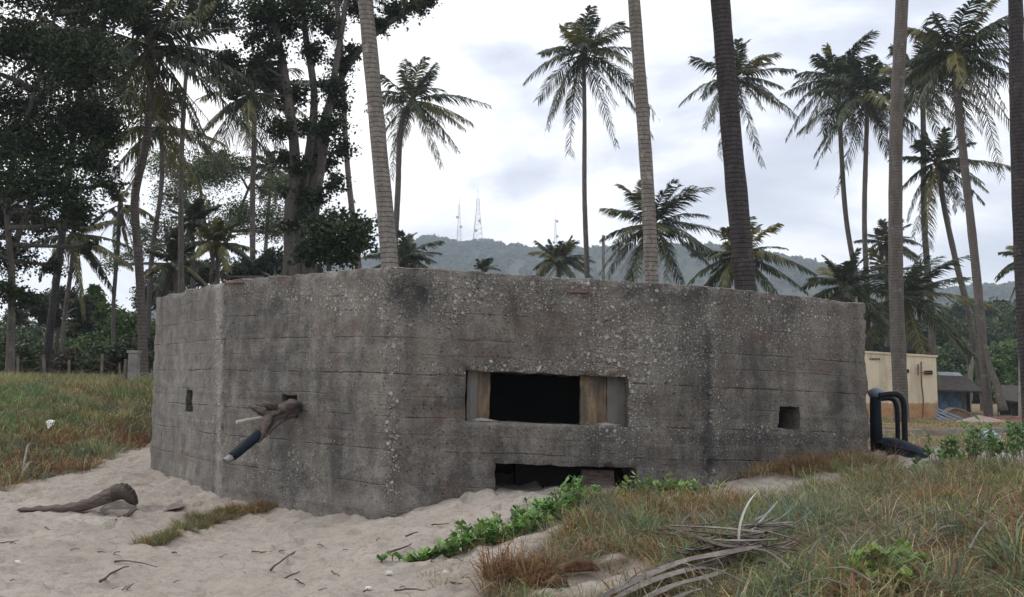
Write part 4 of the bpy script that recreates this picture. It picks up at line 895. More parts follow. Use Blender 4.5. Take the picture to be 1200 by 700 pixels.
m = MB(); m.hexa([[x0 - .06, 44.94, zl + .003], [x1 + .06, 44.94, ztr + .003], [x1 + 1.28, 51.06, ztr + .003], [x0 - .06, 51.06, zl + .003], [x0 - .06, 44.94, zl + .09], [x1 + .06, 44.94, ztr + .09], [x1 + 1.28, 51.06, ztr + .09], [x0 - .06, 51.06, zl + .09]]); m.build('coping', TAN, tb)
def fbox(name, xa, ya, xb, yb, Yd, th, mat, par):
    a = P(xa, ya, Yd); b = P(xb, yb, Yd); m = MB(); m.box([min(a[0], b[0]), Yd - th, min(a[2], b[2])], [max(a[0], b[0]), Yd, max(a[2], b[2])]); return m.build(name, mat, par)
fbox('vent', 1045, 432, 1049, 436, 44.99, .05, DARK, tb); fbox('vent', 1061, 433, 1065, 437, 44.99, .05, DARK, tb)
for k in range(5): fbox('vent', 1019 + k * 2.6, 420, 1020.6 + k * 2.6, 421.6, 44.99, .04, DARK, tb)
m = MB(); c_ = [P(1079.5, 424, 44.85), P(1080, 450, 44.85), P(1082, 470, 44.85), P(1081, 496, 44.85)]; m.tube(curve(c_, 14), .035, 6); m.build('drain_pipe', RUST, tb)
m = MB(); m.tube([P(1076, 427, 44.9), P(1076, 440, 44.9)], .03, 5); m.build('drain_pipe', RUST, tb)
m = MB(); m.tube([P(1081, 436.5, 44.85), P(1093, 437, 44.85)], .03, 6); m.build('bracket', RUST, tb)
for k in range(4): fbox('meter', 1083 + k * 2.4, 434.5, 1084.8 + k * 2.4, 439, 44.97, .1, DARK, tb)
tk = root('water_tank', (P(1052, 416, 47)[0], 47, zt + .1), 'low black tank lying on the roof of the tan building', 'tank')
m = MB(); m.tube([P(1033, 412, 47), P(1034, 412, 47), P(1071, 413, 47), P(1072, 413, 47)], [.12, .22, .22, .12], 12); m.build('shell', BLKP, tk, True)
m = MB(); a = P(1052, 413, 47); m.tube([a + [0, 0, .15], a + [0, 0, .3]], .14, 10); m.build('lid', BLKP, tk)
# hut
hb = gz(26, 50); ht = root('hut', (24.5, 51, hb), 'low hut with blue plank wall and dark thatched lean-to roof', 'hut')
BLUE = woodmat('blue_planks', (.05, .12, .26), (.14, .28, .48), (.22, .33, .45)); THATCH = simple('thatch', (.05, .042, .038), (.115, .10, .09), 6, .95, .9, 14, (1, 1, 1), dist=.05)
IRON = simple('grey_iron_sheet', (.24, .27, .30), (.42, .46, .50), 2, .5, .3, 10); WHITEW = simple('whitewash', (.42, .40, .36), (.6, .58, .54), 4)
def quadslab(pts, th, name, mat, par):
    p = np.array(pts, float); n_ = np.cross(p[1] - p[0], p[3] - p[0]); n_ /= np.linalg.norm(n_); m = MB(); m.hexa(np.vstack([p, p + n_ * th])); return m.build(name, mat, par)
Yh = 50
quadslab([P(1090, 458.5, Yh), P(1153, 461, Yh), P(1131, 443, Yh + 2.2), P(1090, 441.5, Yh + 2.2)], .1, 'roof', THATCH, ht)
quadslab([P(1090, 444, Yh + 2.05), P(1131, 444.5, Yh + 2.05), P(1124, 438, Yh + 3.0), P(1090, 436.5, Yh + 3.0)], .06, 'ridge_sheet', IRON, ht)
quadslab([P(1131, 443, Yh + 2.2), P(1153, 461, Yh), P(1153, 462, Yh + 5), P(1133, 444, Yh + 3.5)], .08, 'roof_end', THATCH, ht)
fbox('wall', 1085, 452, 1126.5, 492, Yh + 1.2, .12, BLUE, ht); fbox('doorway', 1126.5, 457, 1132.5, 492, Yh + 1.35, .12, CONP, ht); fbox('back_wall', 1085, 450, 1138, 492, Yh + 3.2, .12, DARK, ht)
fbox('post', 1136.2, 460, 1138.2, 490, Yh + .3, .1, WHITEW, ht); fbox('post', 1100, 459, 1101.6, 490, Yh + .3, .1, WOODG, ht)
# dark shed at right edge
sh = root('shed', (P(1190, 480, 47)[0], 48, gz(25, 47)), 'dark open shed with sloping grey roof at the right edge', 'shed')
quadslab([P(1163, 468, 46), P(1225, 478, 46), P(1225, 455, 49), P(1174, 453, 49)], .08, 'roof', THATCH, sh)
fbox('back_wall', 1170, 455, 1225, 492, 50, .1, DARK, sh); fbox('side_wall', 1185, 470, 1225, 492, 47.2, .1, TWIG, sh)
for x_ in (1168, 1184): fbox('post', x_, 466, x_ + 1.6, 492, 46.6, .08, WOODG, sh)
# leaning blue sheets
bs = root('metal_sheet_stack', (P(1115, 495, 40)[0], 40, gz(18, 40)), 'pile of blue grey corrugated sheets leaning against the tan building', 'metal sheets')
BSH = simple('blue_sheet', (.09, .12, .17), (.17, .22, .30), 3, .45, .2)
for k in range(4):
    a = P(1096 - k * 1.0, 478 + k * 3.2, 41 - k * .35); b = P(1143 - k * 6, 497 + k * 1.2, 40 - k * .35); w_ = np.array([0.05, -0.30, -.10]); V = []; Q = []
    for i in range(9):
        o = w_ * (i / 8) * 1.0 + np.array([0, 0, .035 * (i % 2)])
        V += [a + o, b + o]
    for i in range(8): Q.append([2*i, 2*i+1, 2*i+3, 2*i+2])
    V = np.array(V); m = MB(); m.add(np.vstack([V, V - [0, 0, .01]]), Q + [[q_[3]+18, q_[2]+18, q_[1]+18, q_[0]+18] for q_ in Q]); m.build('sheet', BSH, bs)
# curved brown board by hut
cb = MB(); pts = [P(1108, 486, 43), P(1113, 481, 43), P(1120, 479, 43), P(1128, 481, 43), P(1138, 486, 43)]; cb.tube(curve(pts, 14), [.05]*14, 6); cbo = root('boat_hull', P(1122, 488, 43), 'small brown upturned boat in front of the blue walled hut', 'boat')
cb.build('gunwale', simple('brown_wood', (.14, .085, .045), (.26, .17, .10), 5), cbo)
V = []; cpt = curve(pts, 14)
for q in cpt: V += [q, q + [0, .5, .05], [q[0], q[1] + .9, P(1122, 489, 43)[2]], ]
V2 = [[q[0], q[1] - .05, P(1122, 490, 43)[2] - .1] for q in cpt]
m = MB(); Q = []
for i in range(13): Q += [[3*i, 3*i+1, 3*i+4, 3*i+3], [3*i+1, 3*i+2, 3*i+5, 3*i+4], [42+i, 3*i, 3*i+3, 42+i+1]]
m.add(np.vstack([V, V2]), Q); m.build('hull', simple('old_hull', (.10, .07, .05), (.20, .145, .10), 5), cbo, True)
# dirt heap, plank pile, road edge
def heap(name, px0, px1, yb, yt, Yd, mat, label, cat, seed):
    a = P(px0, yb, Yd); b = P(px1, yb, Yd); c_ = (a + b) / 2; rx = (b[0] - a[0]) / 2; h_ = P((px0 + px1) / 2, yt, Yd)[2] - a[2]; n_ = 26; V = []
    for j in range(n_):
        for i in range(n_):
            u_, v_ = i / (n_ - 1) * 2 - 1, j / (n_ - 1) * 2 - 1; d_ = math.hypot(u_, v_); V.append([c_[0] + u_ * rx, c_[1] + v_ * rx * .7, max(0, 1 - d_) ** .8 * h_])
    V = np.array(V); V[:, 2] = V[:, 2] * (.7 + .6 * fbm(V, 2.5, 3, seed)) + base_h(V[:, 0], V[:, 1]) - .06 + (V[:, 2] > 0) * .05
    I = np.arange(n_ * n_).reshape(n_, n_); Q = np.stack([I[:-1, :-1], I[:-1, 1:], I[1:, 1:], I[1:, :-1]], -1).reshape(-1, 4); o = mk(name, V, Q, None, mat, True); tag(o, label, cat); return o
heap('dirt_heap', 1118, 1180, 505, 497, 36, simple('pink_earth', (.27, .20, .17), (.38, .30, .26), 3), 'low heap of pinkish earth in the yard right of the blue sheets', 'earth heap', 3)
pr = root('plank_pile', P(1185, 495, 38), 'loose pile of reddish brown planks at the right edge of the yard', 'planks')
RW = simple('reddish_timber', (.10, .05, .04), (.24, .13, .10), 5)
for i in range(8):
    y_ = 489 + (i % 4) * 2.2; a = P(1140 + 7 * (i % 3) + i, y_ + 2, 39 - i * .3); b = P(1215, y_ + (i % 2), 39 - i * .3); m = MB(); m.tube([a, b], .07, 4); m.build('plank', RW, pr)
kb = MB()
for (xa, ya, xb, yb) in [(1012, 497.5, 1060, 499.5), (1060.5, 499.6, 1110, 503), (1110.5, 503, 1165, 507), (1165.5, 507, 1260, 512)]:
    a = P(xa, ya, 26.5); b = P(xb, yb, 25.5); a[2] = base_h(a[0], a[1])[0] + .13; b[2] = base_h(b[0], b[1])[0] + .13; d = [0, .35, 0]; z0 = -.5
    kb.hexa([a + [0, 0, z0], b + [0, 0, z0], b + d + [0, 0, z0], a + d + [0, 0, z0], a, b, b + d, a + d])
tag(kb.build('kerb', CONP), kind='structure')
bt = MB(); c_ = P(1158, 513, 17); c_[2] = gz(c_[0], c_[1]) + .05; bt.tube([c_ + [-.22, 0, 0], c_ + [-.1, 0, .05], c_ + [.05, .0, .07], c_ + [.2, 0, .02]], [.03, .09, .10, .04], 9, .3, 2); tag(bt.build('plastic_bag', simple('pale_blue_plastic', (.25, .35, .45), (.4, .52, .62), 5), None, True), 'crumpled pale blue plastic bag on the dry grass near the kerb', 'bag')
# short stump & buttress at the tall palm
m = MB(); c_ = [P(1176, 482, 45), P(1169, 455, 45.2), P(1160, 430, 45.5), P(1155, 405, 45.6)]; m.tube(curve(c_, 16), np.linspace(.22, .09, 16), 8, .15, 5); tag(m.build('leaning_trunk', BARK_PALM, None, True), 'bare trunk leaning against the tallest palm near the shed', 'tree trunk')
m = MB(); m.tube(curve([P(1136, 470, 60), P(1137, 440, 60), P(1141, 418, 60)], 10), np.linspace(.2, .1, 10), 8, .15, 6); tag(m.build('bare_palm', BARK_PALE, None, True), 'short dead trunk standing right of the hut roof', 'tree trunk')

# ------------------------------------------------------------------ black hooped fitting and hull right of the bunker
PLB = simple('blue_black_paint', (.005, .007, .012), (.015, .021, .034), 5, .62, .5, 40, spec=.12)
CAPM = simple('faded_cap', (.10, .12, .14), (.24, .27, .30), 6, .6)
fit = root('hooped_pipe_stand', P(1040, 525, 12), 'black upright pipe with rounded grey cap and two bent hoops beside the bunker', 'pipe stand')
Yf = 12.0
m = MB(); m.tube([P(1028, 540, Yf), P(1027, 510, Yf), P(1026, 480, Yf), P(1026, 462, Yf)], [.075, .072, .066, .064], 16, .03, 3); m.build('upright', PLB, fit, True)
m = MB(); a = P(1027, 464, Yf); m.tube([a - [0, 0, .02], a + [0, 0, .02], a + [0, 0, .06], a + [0, 0, .09], a + [0, 0, .1]], [.075, .10, .09, .05, .01], 16); m.build('cap', CAPM, fit, True)
m = MB(); m.tube(curve([P(1030, 464, 11.9), P(1045, 462, 11.9), P(1054, 464, 11.9), P(1059, 474, 11.9), P(1060, 500, 11.9), P(1061, 530, 11.9)], 34), .034, 12); m.build('hoop', BLKP, fit, True)
m = MB(); m.tube(curve([P(1030, 468, 12.4), P(1040, 467, 12.4), P(1047, 469, 12.4), P(1051, 478, 12.4), P(1052, 500, 12.4), P(1052, 530, 12.4)], 34), .030, 12); m.build('hoop', BLKP, fit, True)
hl = root('small_hull', P(1065, 533, 11.6), 'dark blue rounded hull tapering to the right under the black hoops', 'hull')
n1, n2 = 24, 13; V = []
for i in range(n1):
    s_ = i / (n1 - 1); px_ = 1034 + 64 * s_; yt = np.interp(s_, [0, .12, .3, .5, .75, 1], [519, 513, 513.5, 518, 525, 536]); yb = 538; wd = .38 * math.sin(math.pi * min(1, .12 + s_ * .88)) ** .6 + .02
    t0 = P(px_, yt, 11.6); b0 = P(px_, yb, 11.6)
    for j in range(n2):
        a = math.pi * j / (n2 - 1); V.append([t0[0], 11.7 - wd * math.cos(a), b0[2] + (t0[2] - b0[2]) * math.sin(a) ** .8])
I = np.arange(n1 * n2).reshape(n1, n2); Q = np.stack([I[:-1, :-1], I[1:, :-1], I[1:, 1:], I[:-1, 1:]], -1).reshape(-1, 4)
mk('shell', V, Q, None, PLB, True, None, hl)
m = MB(); m.tube(curve([P(1034, 520, 11.28), P(1060, 527, 11.25), P(1094, 535, 11.5)], 16), .016, 6); m.build('rim', BLKP, hl, True)

# ------------------------------------------------------------------ branch stuck through the loophole
br = root('driftwood_branch', P(338, 480, 10.6), 'forked weathered driftwood stub poking out of the small loophole', 'branch')
def pp(l): return [P(*a) for a in l]
m = MB()
m.tube(curve(pp([(345, 474, 11.0), (338, 477, 10.65), (325, 482, 10.45), (312, 484, 10.35), (302, 481, 10.3), (291, 476, 10.25)]), 18), np.array([.10,.10,.10,.10,.10,.10,.095,.095,.09,.085,.08,.075,.065,.055,.04,.03,.02,.008]), 12, .5, 4, flat=.6)
m.tube(curve(pp([(340, 484, 10.7), (328, 491, 10.45), (318, 500, 10.3), (309, 510, 10.2), (301, 515, 10.15)]), 14), np.linspace(.095, .03, 14), 12, .5, 6, flat=.5)
m.tube(curve(pp([(318, 484, 10.35), (310, 494, 10.22), (307, 505, 10.18), (303, 515, 10.15), (299, 519, 10.14)]), 12), [.045, .055, .065, .07, .07, .06, .055, .05, .042, .035, .022, .008], 10, .5, 7, flat=.45)
m.tube(curve(pp([(322, 478, 10.4), (312, 475, 10.3), (300, 474, 10.25)]), 8), np.linspace(.05, .012, 8), 7, .25, 9)
m.build('wood', simple('grey_red_wood', (.035, .025, .022), (.17, .13, .115), 14, .9, 1.0, 60, (1, 1, 1)), br, True)
m = MB(); m.tube(curve(pp([(341, 480, 10.8), (328, 486, 10.5), (315, 494, 10.33), (308, 505, 10.22)]), 10), [.12, .125, .13, .125, .12, .11, .095, .08, .05, .02], 12, .55, 21, flat=.4); m.build('split_wood', simple('dark_wood', (.022, .016, .014), (.10, .078, .068), 12, .9, 1.0, 50), br, False)
m = MB(); m.tube(pp([(306, 490, 10.3), (292, 492, 10.2), (277, 495, 10.12)]), [.022, .02, .024], 6, .2, 2); m.build('pale_splinter', simple('pale_wood', (.30, .26, .22), (.5, .45, .40), 20), br)
tu = root('black_tube', P(285, 525, 10.1), 'short black rubber tube with metal end wedged under the driftwood stub', 'tube')
m = MB(); m.tube(curve(pp([(318, 497, 10.35), (304, 509, 10.2), (288, 522, 10.05), (271, 536, 9.95)]), 12), [.062, .066, .062, .06, .064, .06, .06, .062, .06, .06, .058, .056], 14, .14, 3, flat=.8); m.build('sleeve', PLB, tu, True)
m = MB(); m.tube(pp([(273, 534.5, 9.96), (264, 541, 9.9)]), [.05, .045], 10, .1, 2, flat=.8); m.build('metal_end', simple('dull_metal', (.10, .095, .09), (.28, .26, .25), 20, .5, .3, metallic=.4), tu)

# ------------------------------------------------------------------ things lying on the sand
def gp_(px, py, lift=0.0):
    q = ground(px, py); q[2] = gz(q[0], q[1]) + lift; return q
SPM = simple('palm_sheath', (.045, .031, .025), (.19, .15, .125), 5, .75, 1.0, 14, (1.2, 9, 9), dist=.02)
dw = root('palm_sheath', gp_(110, 603), 'long curled brown palm sheath with hooked dark end on the left sand', 'palm sheath')
c0 = ground(110, 603)[1]
def slab(tp, bt, dep, par, name, mat, seed):
    tp = curve([P(x_, y_, c0) for x_, y_ in tp], 30); bt = curve([P(x_, y_, c0) for x_, y_ in bt], 30); V = []; rr = np.random.RandomState(seed)
    for i in range(30):
        s_ = i / 29; d_ = dep * math.sin(math.pi * min(1, .08 + s_ * .86)) ** .6; t_, b_ = tp[i], bt[i]; md = (t_ + b_) / 2; w = .006 * math.sin(i * 1.7) + rr.uniform(-.003, .003)
        V += [t_ + [0, .02, w], t_ * .6 + md * .4 + [0, -d_ * .5, w], md + [0, -d_ * .8, 0], b_ + [0, -d_ * .6, 0], b_ + [0, d_ * .7, .01], md + [0, d_ * 1.2, .01], t_ * .6 + md * .4 + [0, d_ * .8, w]]
    Q = []
    for i in range(29):
        for k in range(7): Q.append([i*7+k, i*7+(k+1) % 7, (i+1)*7+(k+1) % 7, (i+1)*7+k])
    m = MB(); m.add(V, Q, [[0, k, k + 1] for k in range(1, 6)] + [[203, 203 + k + 1, 203 + k] for k in range(1, 6)]); return m.build(name, mat, par, True)
slab([(22, 596), (50, 593), (80, 590), (102, 584), (120, 575), (136, 566.5)], [(22, 598.5), (50, 600), (80, 600), (102, 598), (122, 592), (138, 586)], .12, dw, 'blade', SPM, 3)
slab([(126, 572.5), (137, 567), (147, 567), (154, 572), (159, 581), (160.5, 590)], [(130, 589), (140, 586), (146, 585), (150, 587), (154, 590), (160, 592.5)], .11, dw, 'hooked_end', simple('dark_sheath', (.022, .016, .013), (.075, .055, .045), 14, .7, .8, 40), 4)
def flake(name, pts, mat, label, cat, th=.01):
    q = np.array([gp_(a, b, l) for a, b, l in pts]); n_ = len(q); c_ = q.mean(0) + [0, 0, .0]; m = MB(); V = np.vstack([q, q - [0, 0, th], [c_], [c_ - [0, 0, th]]])
    T = [[k, (k + 1) % n_, 2 * n_] for k in range(n_)] + [[n_ + (k + 1) % n_, n_ + k, 2 * n_ + 1] for k in range(n_)]; Q = [[k, n_ + k, n_ + (k + 1) % n_, (k + 1) % n_] for k in range(n_)]
    m.add(V, Q, T); o = m.build(name, mat); tag(o, label, cat); return o
flake('bark_piece', [(112, 601, .01), (125, 594, .03), (142, 592, .03), (158, 597, .02), (160, 601, .01), (142, 605, .005), (126, 605, .005)], SPM, 'flat brown bark piece under the hooked palm sheath', 'bark')
flake('bark_strip', [(160, 600, .01), (178, 596, .03), (200, 595, .03), (213, 591, .06), (216, 595, .03), (196, 600, .02), (180, 603, .01)], FRONDRY, 'thin grey bark strip with curled tip right of the palm sheath', 'bark')
flake('litter_scrap', [(53, 503, .10), (57, 500, .14), (64, 502, .13), (62, 506, .09), (56, 507, .08)], simple('white_litter', (.6, .58, .56), (.8, .78, .76), 9), 'crumpled white scrap on the left grassy bank', 'litter')
def stick(px0, py0, px1, py1, r, label, bend=3, seed=0, group=None, lift=.008, mat=None, name='twig'):
    n_ = 7; rng = np.random.RandomState(seed); pts = []
    for i in range(n_):
        s_ = i / (n_ - 1); x_ = px0 + (px1 - px0) * s_; y_ = py0 + (py1 - py0) * s_ - bend * math.sin(math.pi * s_) + rng.uniform(-.6, .6); q = gp_(x_, y_); pts.append(q + [0, 0, lift + r])
    zz = np.array([q[2] for q in pts]); zl = np.linspace(zz[0], zz[-1], n_); zl += max(0, (zz - zl).max() * .6)
    for q, z_ in zip(pts, zl): q[2] = z_
    m = MB(); m.tube(pts, np.linspace(r, r * .45, n_), 6, .3, seed); o = m.build(name, mat or TWIG); tag(o, label, 'twig', group); return o
stick(117, 689, 151, 668, .010, 'dark bent twig low on the left sand', 3, 1); stick(134, 663, 184, 669, .007, 'thin curved twig above the bent one on left sand', 3, 2)
stick(0, 640, 22, 638, .006, 'short pale twig at left picture edge on sand', 0, 3); stick(317, 665, 346, 655, .009, 'dark stick on the sand under the bunker corner', 1, 4)
stick(328, 682, 351, 669, .009, 'dark slanting stick next to the small leaf litter', 1, 5); stick(202, 646, 207, 655, .008, 'short upright looking twig below the sand grass clump', 0, 6)
stick(454, 655, 482, 647, .010, 'dark stick beside the creeper tip', -1, 7); stick(475, 628, 490, 624, .010, 'small dark stick in front of the bunker corner', 0, 8)
stick(515, 645, 542, 631, .008, 'slender branch lying above the creeper', 1, 9); stick(506, 618, 526, 616, .007, 'tiny straight twig before the low slot', 0, 10)
stick(295, 645, 318, 646, .006, 'thin flat twig right of the sand grass clump', 0, 11); stick(462, 695, 500, 692, .007, 'thin curved twig at the bottom centre', 2, 12)
tg = 'twigs scattered over the sand'; rt = random.Random(8)
for k in range(34):
    while True:
        x_ = rt.uniform(5, 560); y_ = rt.uniform(612, 698)
        if y_ > 610 and not (470 < x_ and y_ < 650) and not (150 < x_ < 330 and y_ < 645): break
    a = rt.uniform(-.5, .5); l = rt.uniform(3, 13); stick(x_, y_, x_ + l * math.cos(a), y_ + l * math.sin(a) * .5, rt.uniform(.003, .006), 'tiny dark twig fragment scattered on the trampled sand', .5, 40 + k, tg)
SHELL = simple('shell_white', (.5, .48, .44), (.72, .70, .66), 9)
for k, (x_, y_, lb) in enumerate([(456, 676, 'small white shell left of the creeper tip'), (522, 673, 'white pebble below the creeper leaves'), (432, 690, 'white pebble at the bottom centre sand'), (468, 628, 'tiny white pebble by the small dark stick'), (20, 664, 'pale pebble on the lower left sand')]):
    q = gp_(x_, y_); m = MB(); m.tube([q + [-.025, 0, .0], q + [-.01, 0, .012], q + [.012, 0, .012], q + [.028, 0, .002]], [.006, .016, .017, .006], 8, .3, k); tag(m.build('pebble', SHELL, None, True), lb, 'pebble')
# coconut husks in the grass
HUSK = simple('brown_husk', (.07, .038, .022), (.20, .105, .055), 14, .95, 1.0, 60, dist=.02)
for k, (x_, y_, w_, lb) in enumerate([(682, 676, .11, 'long reddish coconut husk on the bare sand at bottom centre'), (686, 607, .07, 'brown coconut husk half hidden by the creeper'), (655, 695, .06, 'small husk scrap at the bottom edge')]):
    q = gp_(x_, y_, .03); m = MB(); m.tube([q + [-w_, 0, -.01], q + [-w_*.8, 0, .01], q + [-w_*.2, 0, .025], q + [w_*.5, .0, .02], q + [w_, 0, -.01]], [.010, .036, .045, .036, .008], 12, .45, k + 3, flat=.8); tag(m.build('coconut_husk', HUSK, None, True), lb, 'coconut husk')
# fallen branch by left grass
m = MB(); m.tube(curve([gp_(25, 565, .04), gp_(34, 556, .12), gp_(44, 552, .06)], 10), np.linspace(.035, .015, 10), 7, .3, 5); m.tube(curve([gp_(26, 560, .05), gp_(30, 545, .16), gp_(34, 535, .16), gp_(50, 528, .12)], 12), np.linspace(.022, .008, 12), 6, .3, 6); tag(m.build('fallen_branch', FRONDRY, None, True), 'forked pale dead branch at the foot of the left grassy bank', 'branch')

# ------------------------------------------------------------------ grass
def blades(rng, x, y, L, w, lean, col, z=None, az=None, droop=0.5):
    n = len(x); z = gh(x, y) if z is None else z; az = rng.rand(n) * 6.283 if az is None else az
    th = lean; d = np.stack([np.cos(az) * np.sin(th), np.sin(az) * np.sin(th), np.cos(th)], -1)
    b = np.stack([x, y, z - .01], -1); mid = b + d * (L * .55)[:, None]; d2 = d + np.stack([np.cos(az) * droop, np.sin(az) * droop, -droop * rng.uniform(.1, 2.2, n)], -1); d2 /= np.linalg.norm(d2, axis=1)[:, None]
    tip = mid + d2 * (L * .5)[:, None]; fa = rng.rand(n) * 6.283; s = np.stack([np.cos(fa), np.sin(fa), 0 * fa], -1) * (w * .5)[:, None]
    V = np.stack([b - s, b + s, mid + s * .8, mid - s * .8, tip], 1).reshape(-1, 3); k = np.arange(n) * 5
    return V, np.stack([k, k+1, k+2, k+3], -1), np.stack([k+3, k+2, k+4], -1), np.repeat(col, 5, axis=0)
PAL = np.array([[.165, .215, .145], [.21, .25, .095], [.27, .155, .080], [.46, .39, .23], [.10, .165, .055], [.23, .105, .052], [.17, .28, .10], [.34, .33, .15]])
def tufts(rng, cx, cy, per, L, w, spread, weights, patch=.8, leanmax=1.15, seed=0, bands=None):
    weights = list(weights) + [.25, .6] if len(weights) == 6 else weights
    n = len(cx); p = np.stack([cx, cy, 0 * cx], -1)
    idx = np.repeat(np.arange(n), per); m = len(idx)
    a = rng.rand(m) * 6.283; r = spread * np.sqrt(rng.rand(m)); x = cx[idx] + np.cos(a) * r; y = cy[idx] + np.sin(a) * r
    f1 = fbm(p, 1.3, 3, seed + 1); f2 = fbm(p, 1.9, 3, seed + 2); f3 = fbm(p, 1.0, 3, seed + 3)
    sc = np.stack([weights[0] * (1 + patch * 9 * (f1 - .5)), weights[1] * (1 + patch * 8 * (f2 - .5)), weights[2] * (1 - patch * 9 * (f1 - .5)), weights[3] * np.ones(n), weights[4] * (1 + patch * 8 * (f3 - .5)), weights[5] * (1 - patch * 10 * (f3 - .5)), weights[6] * (1 + patch * 12 * (f2 - .5)), weights[7] * (1 - patch * 9 * (f2 - .5))], -1)
    if bands is not None: sc = np.clip(sc, 0.01, None) * bands(cx, cy)
    sc = np.clip(sc, 0.01, None); sc /= sc.sum(1)[:, None]; cum = sc.cumsum(1)
    kd = (rng.rand(n)[:, None] > cum).sum(1).clip(0, 7)
    kind = np.where(rng.rand(m) < .72, kd[idx], (rng.rand(m)[:, None] > cum[idx]).sum(1).clip(0, 7))
    Lm = L * rng.uniform(.45, 1.25, m) * (.45 + 1.0 * rng.rand(n))[idx]; col = PAL[kind] * rng.uniform(.6, 1.35, m)[:, None] * rng.uniform(.7, 1.25, n)[idx][:, None]
    lean = rng.rand(m) ** .8 * leanmax
    return blades(rng, x, y, Lm, w * rng.uniform(.6, 1.3, m), lean, col, az=a + rng.normal(size=m) * .8)
def scatter(rng, n, box, fn=gmask, lo=.5):
    x = rng.uniform(box[0], box[1], n); y = rng.uniform(box[2], box[3], n); k = fn(x, y) > lo + rng.rand(n) * .3; return x[k], y[k]
rng = np.random.RandomState(77)
RUSTY = [(ground(a, b)[:2], r_) for a, b, r_ in [(770, 610, .55), (585, 690, .35), (640, 672, .35), (1150, 600, .8), (1110, 640, .4), (850, 690, .35), (960, 650, .35), (700, 640, .3), (1185, 660, .4)]]
GREENP = [(ground(a, b)[:2], r_) for a, b, r_ in [(860, 575, .5), (700, 650, .35), (930, 610, .5), (1000, 590, .7), (1060, 655, .4), (760, 640, .3), (1180, 560, .7), (900, 660, .3), (1020, 640, .35)]]
def mound_band(x, y):
    r_ = sum(np.exp(-((x - c[0]) ** 2 + (y - c[1]) ** 2) / q ** 2) for c, q in RUSTY); g_ = sum(np.exp(-((x - c[0]) ** 2 + (y - c[1]) ** 2) / q ** 2) for c, q in GREENP); o_ = np.ones_like(x)
    return np.stack([o_ + 2 * g_, o_ + 1.5 * g_, .6 + 5 * r_, o_, .5 + 2 * g_, .35 + 6 * r_, .5 + 1.5 * g_, o_], -1)
m = MB()
# denser close to the camera, wherever the mound is in view
x, y = scatter(rng, 9000, (-.6, 7.5, 3.2, 10.6)); k = np.abs(x / y) < .62; x, y = x[k], y[k]
k = polyd(x, y, MOUND) > -.3; x, y = x[k], y[k]
dens = fbm(np.stack([x, y, 0*x], -1), 2.4, 3, 90); k = (dens > .46) | (rng.rand(len(x)) < .20); x, y = x[k], y[k]
hgt = fbm(np.stack([x, y, 0*x], -1), 3.0, 3, 92)
for lo_, hi_, L_, pr_ in ((0, .45, .09, 24), (.45, .55, .145, 34), (.55, 1, .21, 44)):
    k = (hgt >= lo_) & (hgt < hi_); m.add(*tufts(rng, x[k], y[k], pr_, L_, .0078, .06, [1.5, .9, .9, .55, .5, .8, .35, .9], leanmax=1.45, patch=1.5, seed=3, bands=mound_band))
# flattened dead thatch between the tufts
xm, ym = scatter(rng, 5200, (-.6, 7.5, 3.2, 10.6)); k = (polyd(xm, ym, MOUND) > -.25) & (np.abs(xm / ym) < .62); xm, ym = xm[k], ym[k]; idx = np.repeat(np.arange(len(xm)), 6); n_ = len(idx)
xx = xm[idx] + rng.normal(size=n_) * .09; yy = ym[idx] + rng.normal(size=n_) * .09; aa = (rng.rand(len(xm)) * 6.28)[idx] + rng.normal(size=n_) * .5
m.add(*blades(rng, xx, yy, .28 * rng.uniform(.5, 1.3, n_), .006 * rng.uniform(.5, 1.2, n_), rng.uniform(1.15, 1.5, n_), np.array([[.24, .175, .12]]) * rng.uniform(.4, 1.7, n_)[:, None], z=gh(xx, yy) + .015 + .07 * rng.rand(n_), az=aa, droop=.15))
x2, y2 = scatter(rng, 2600, (-.6, 7.5, 3.2, 10.6)); k = polyd(x2, y2, MOUND) > .15; x2, y2 = x2[k], y2[k]
m.add(*tufts(rng, x2, y2, 16, .24, .0040, .08, [1.5, .8, .7, .7, .2, .3], leanmax=.9, seed=9))
tag(m.build('mound_grass', GRASS), 'tangled green and brown beach grass over the right foreground mound', 'grass', kind='stuff')
m = MB(); x = rng.uniform(2.2, 5.0, 1500); y = rng.uniform(9.9, 11.8, 1500); k = (polyd(x, y, WALLG) > rng.rand(1500) * .15); x, y = x[k], y[k]
m.add(*tufts(rng, x, y, 34, .17, .005, .12, [.15, .15, 1.5, .8, .05, 1.3], seed=5)); tag(m.build('wall_grass', GRASS), 'rusty brown dry grass against the right wall foot', 'grass', kind='stuff')
def bank_band(x, y):
    d = polyd(x, y, LEFTG); lo_ = 1 - smooth(.3, 1.6, d); mid_ = smooth(1.0, 2.2, d) * (1 - smooth(3.5, 5.2, d)) * smooth(-6.8, -8.6, x) if False else smooth(1.0, 2.2, d) * (1 - smooth(4.0, 5.5, d)); hi_ = smooth(4.0, 5.5, d); o_ = np.ones_like(d)
    return np.stack([o_, o_ - .3 * lo_, .5 + 2.2 * lo_, .7 + .6 * hi_, .6 + 1.2 * mid_, .3 + 2.6 * lo_, .2 + 3.6 * mid_, .3 + 2.8 * hi_], -1)
m = MB(); x, y = scatter(rng, 15000, (-17, -4.6, 11.5, 25)); k = (np.abs(x / y) < .66) & (polyd(x, y, LEFTG) > -.2) & (x < -5.0); x, y = x[k], y[k]
m.add(*tufts(rng, x, y, 22, .22, .012, .18, [1.0, .9, 1.3, 1.8, .5, .9, .5, 2.4], leanmax=1.4, patch=1.6, seed=6, bands=bank_band))
def band(v): return v
tag(m.build('bank_grass', GRASS), 'thick mixed grass over the bank left of the bunker', 'grass', kind='stuff')
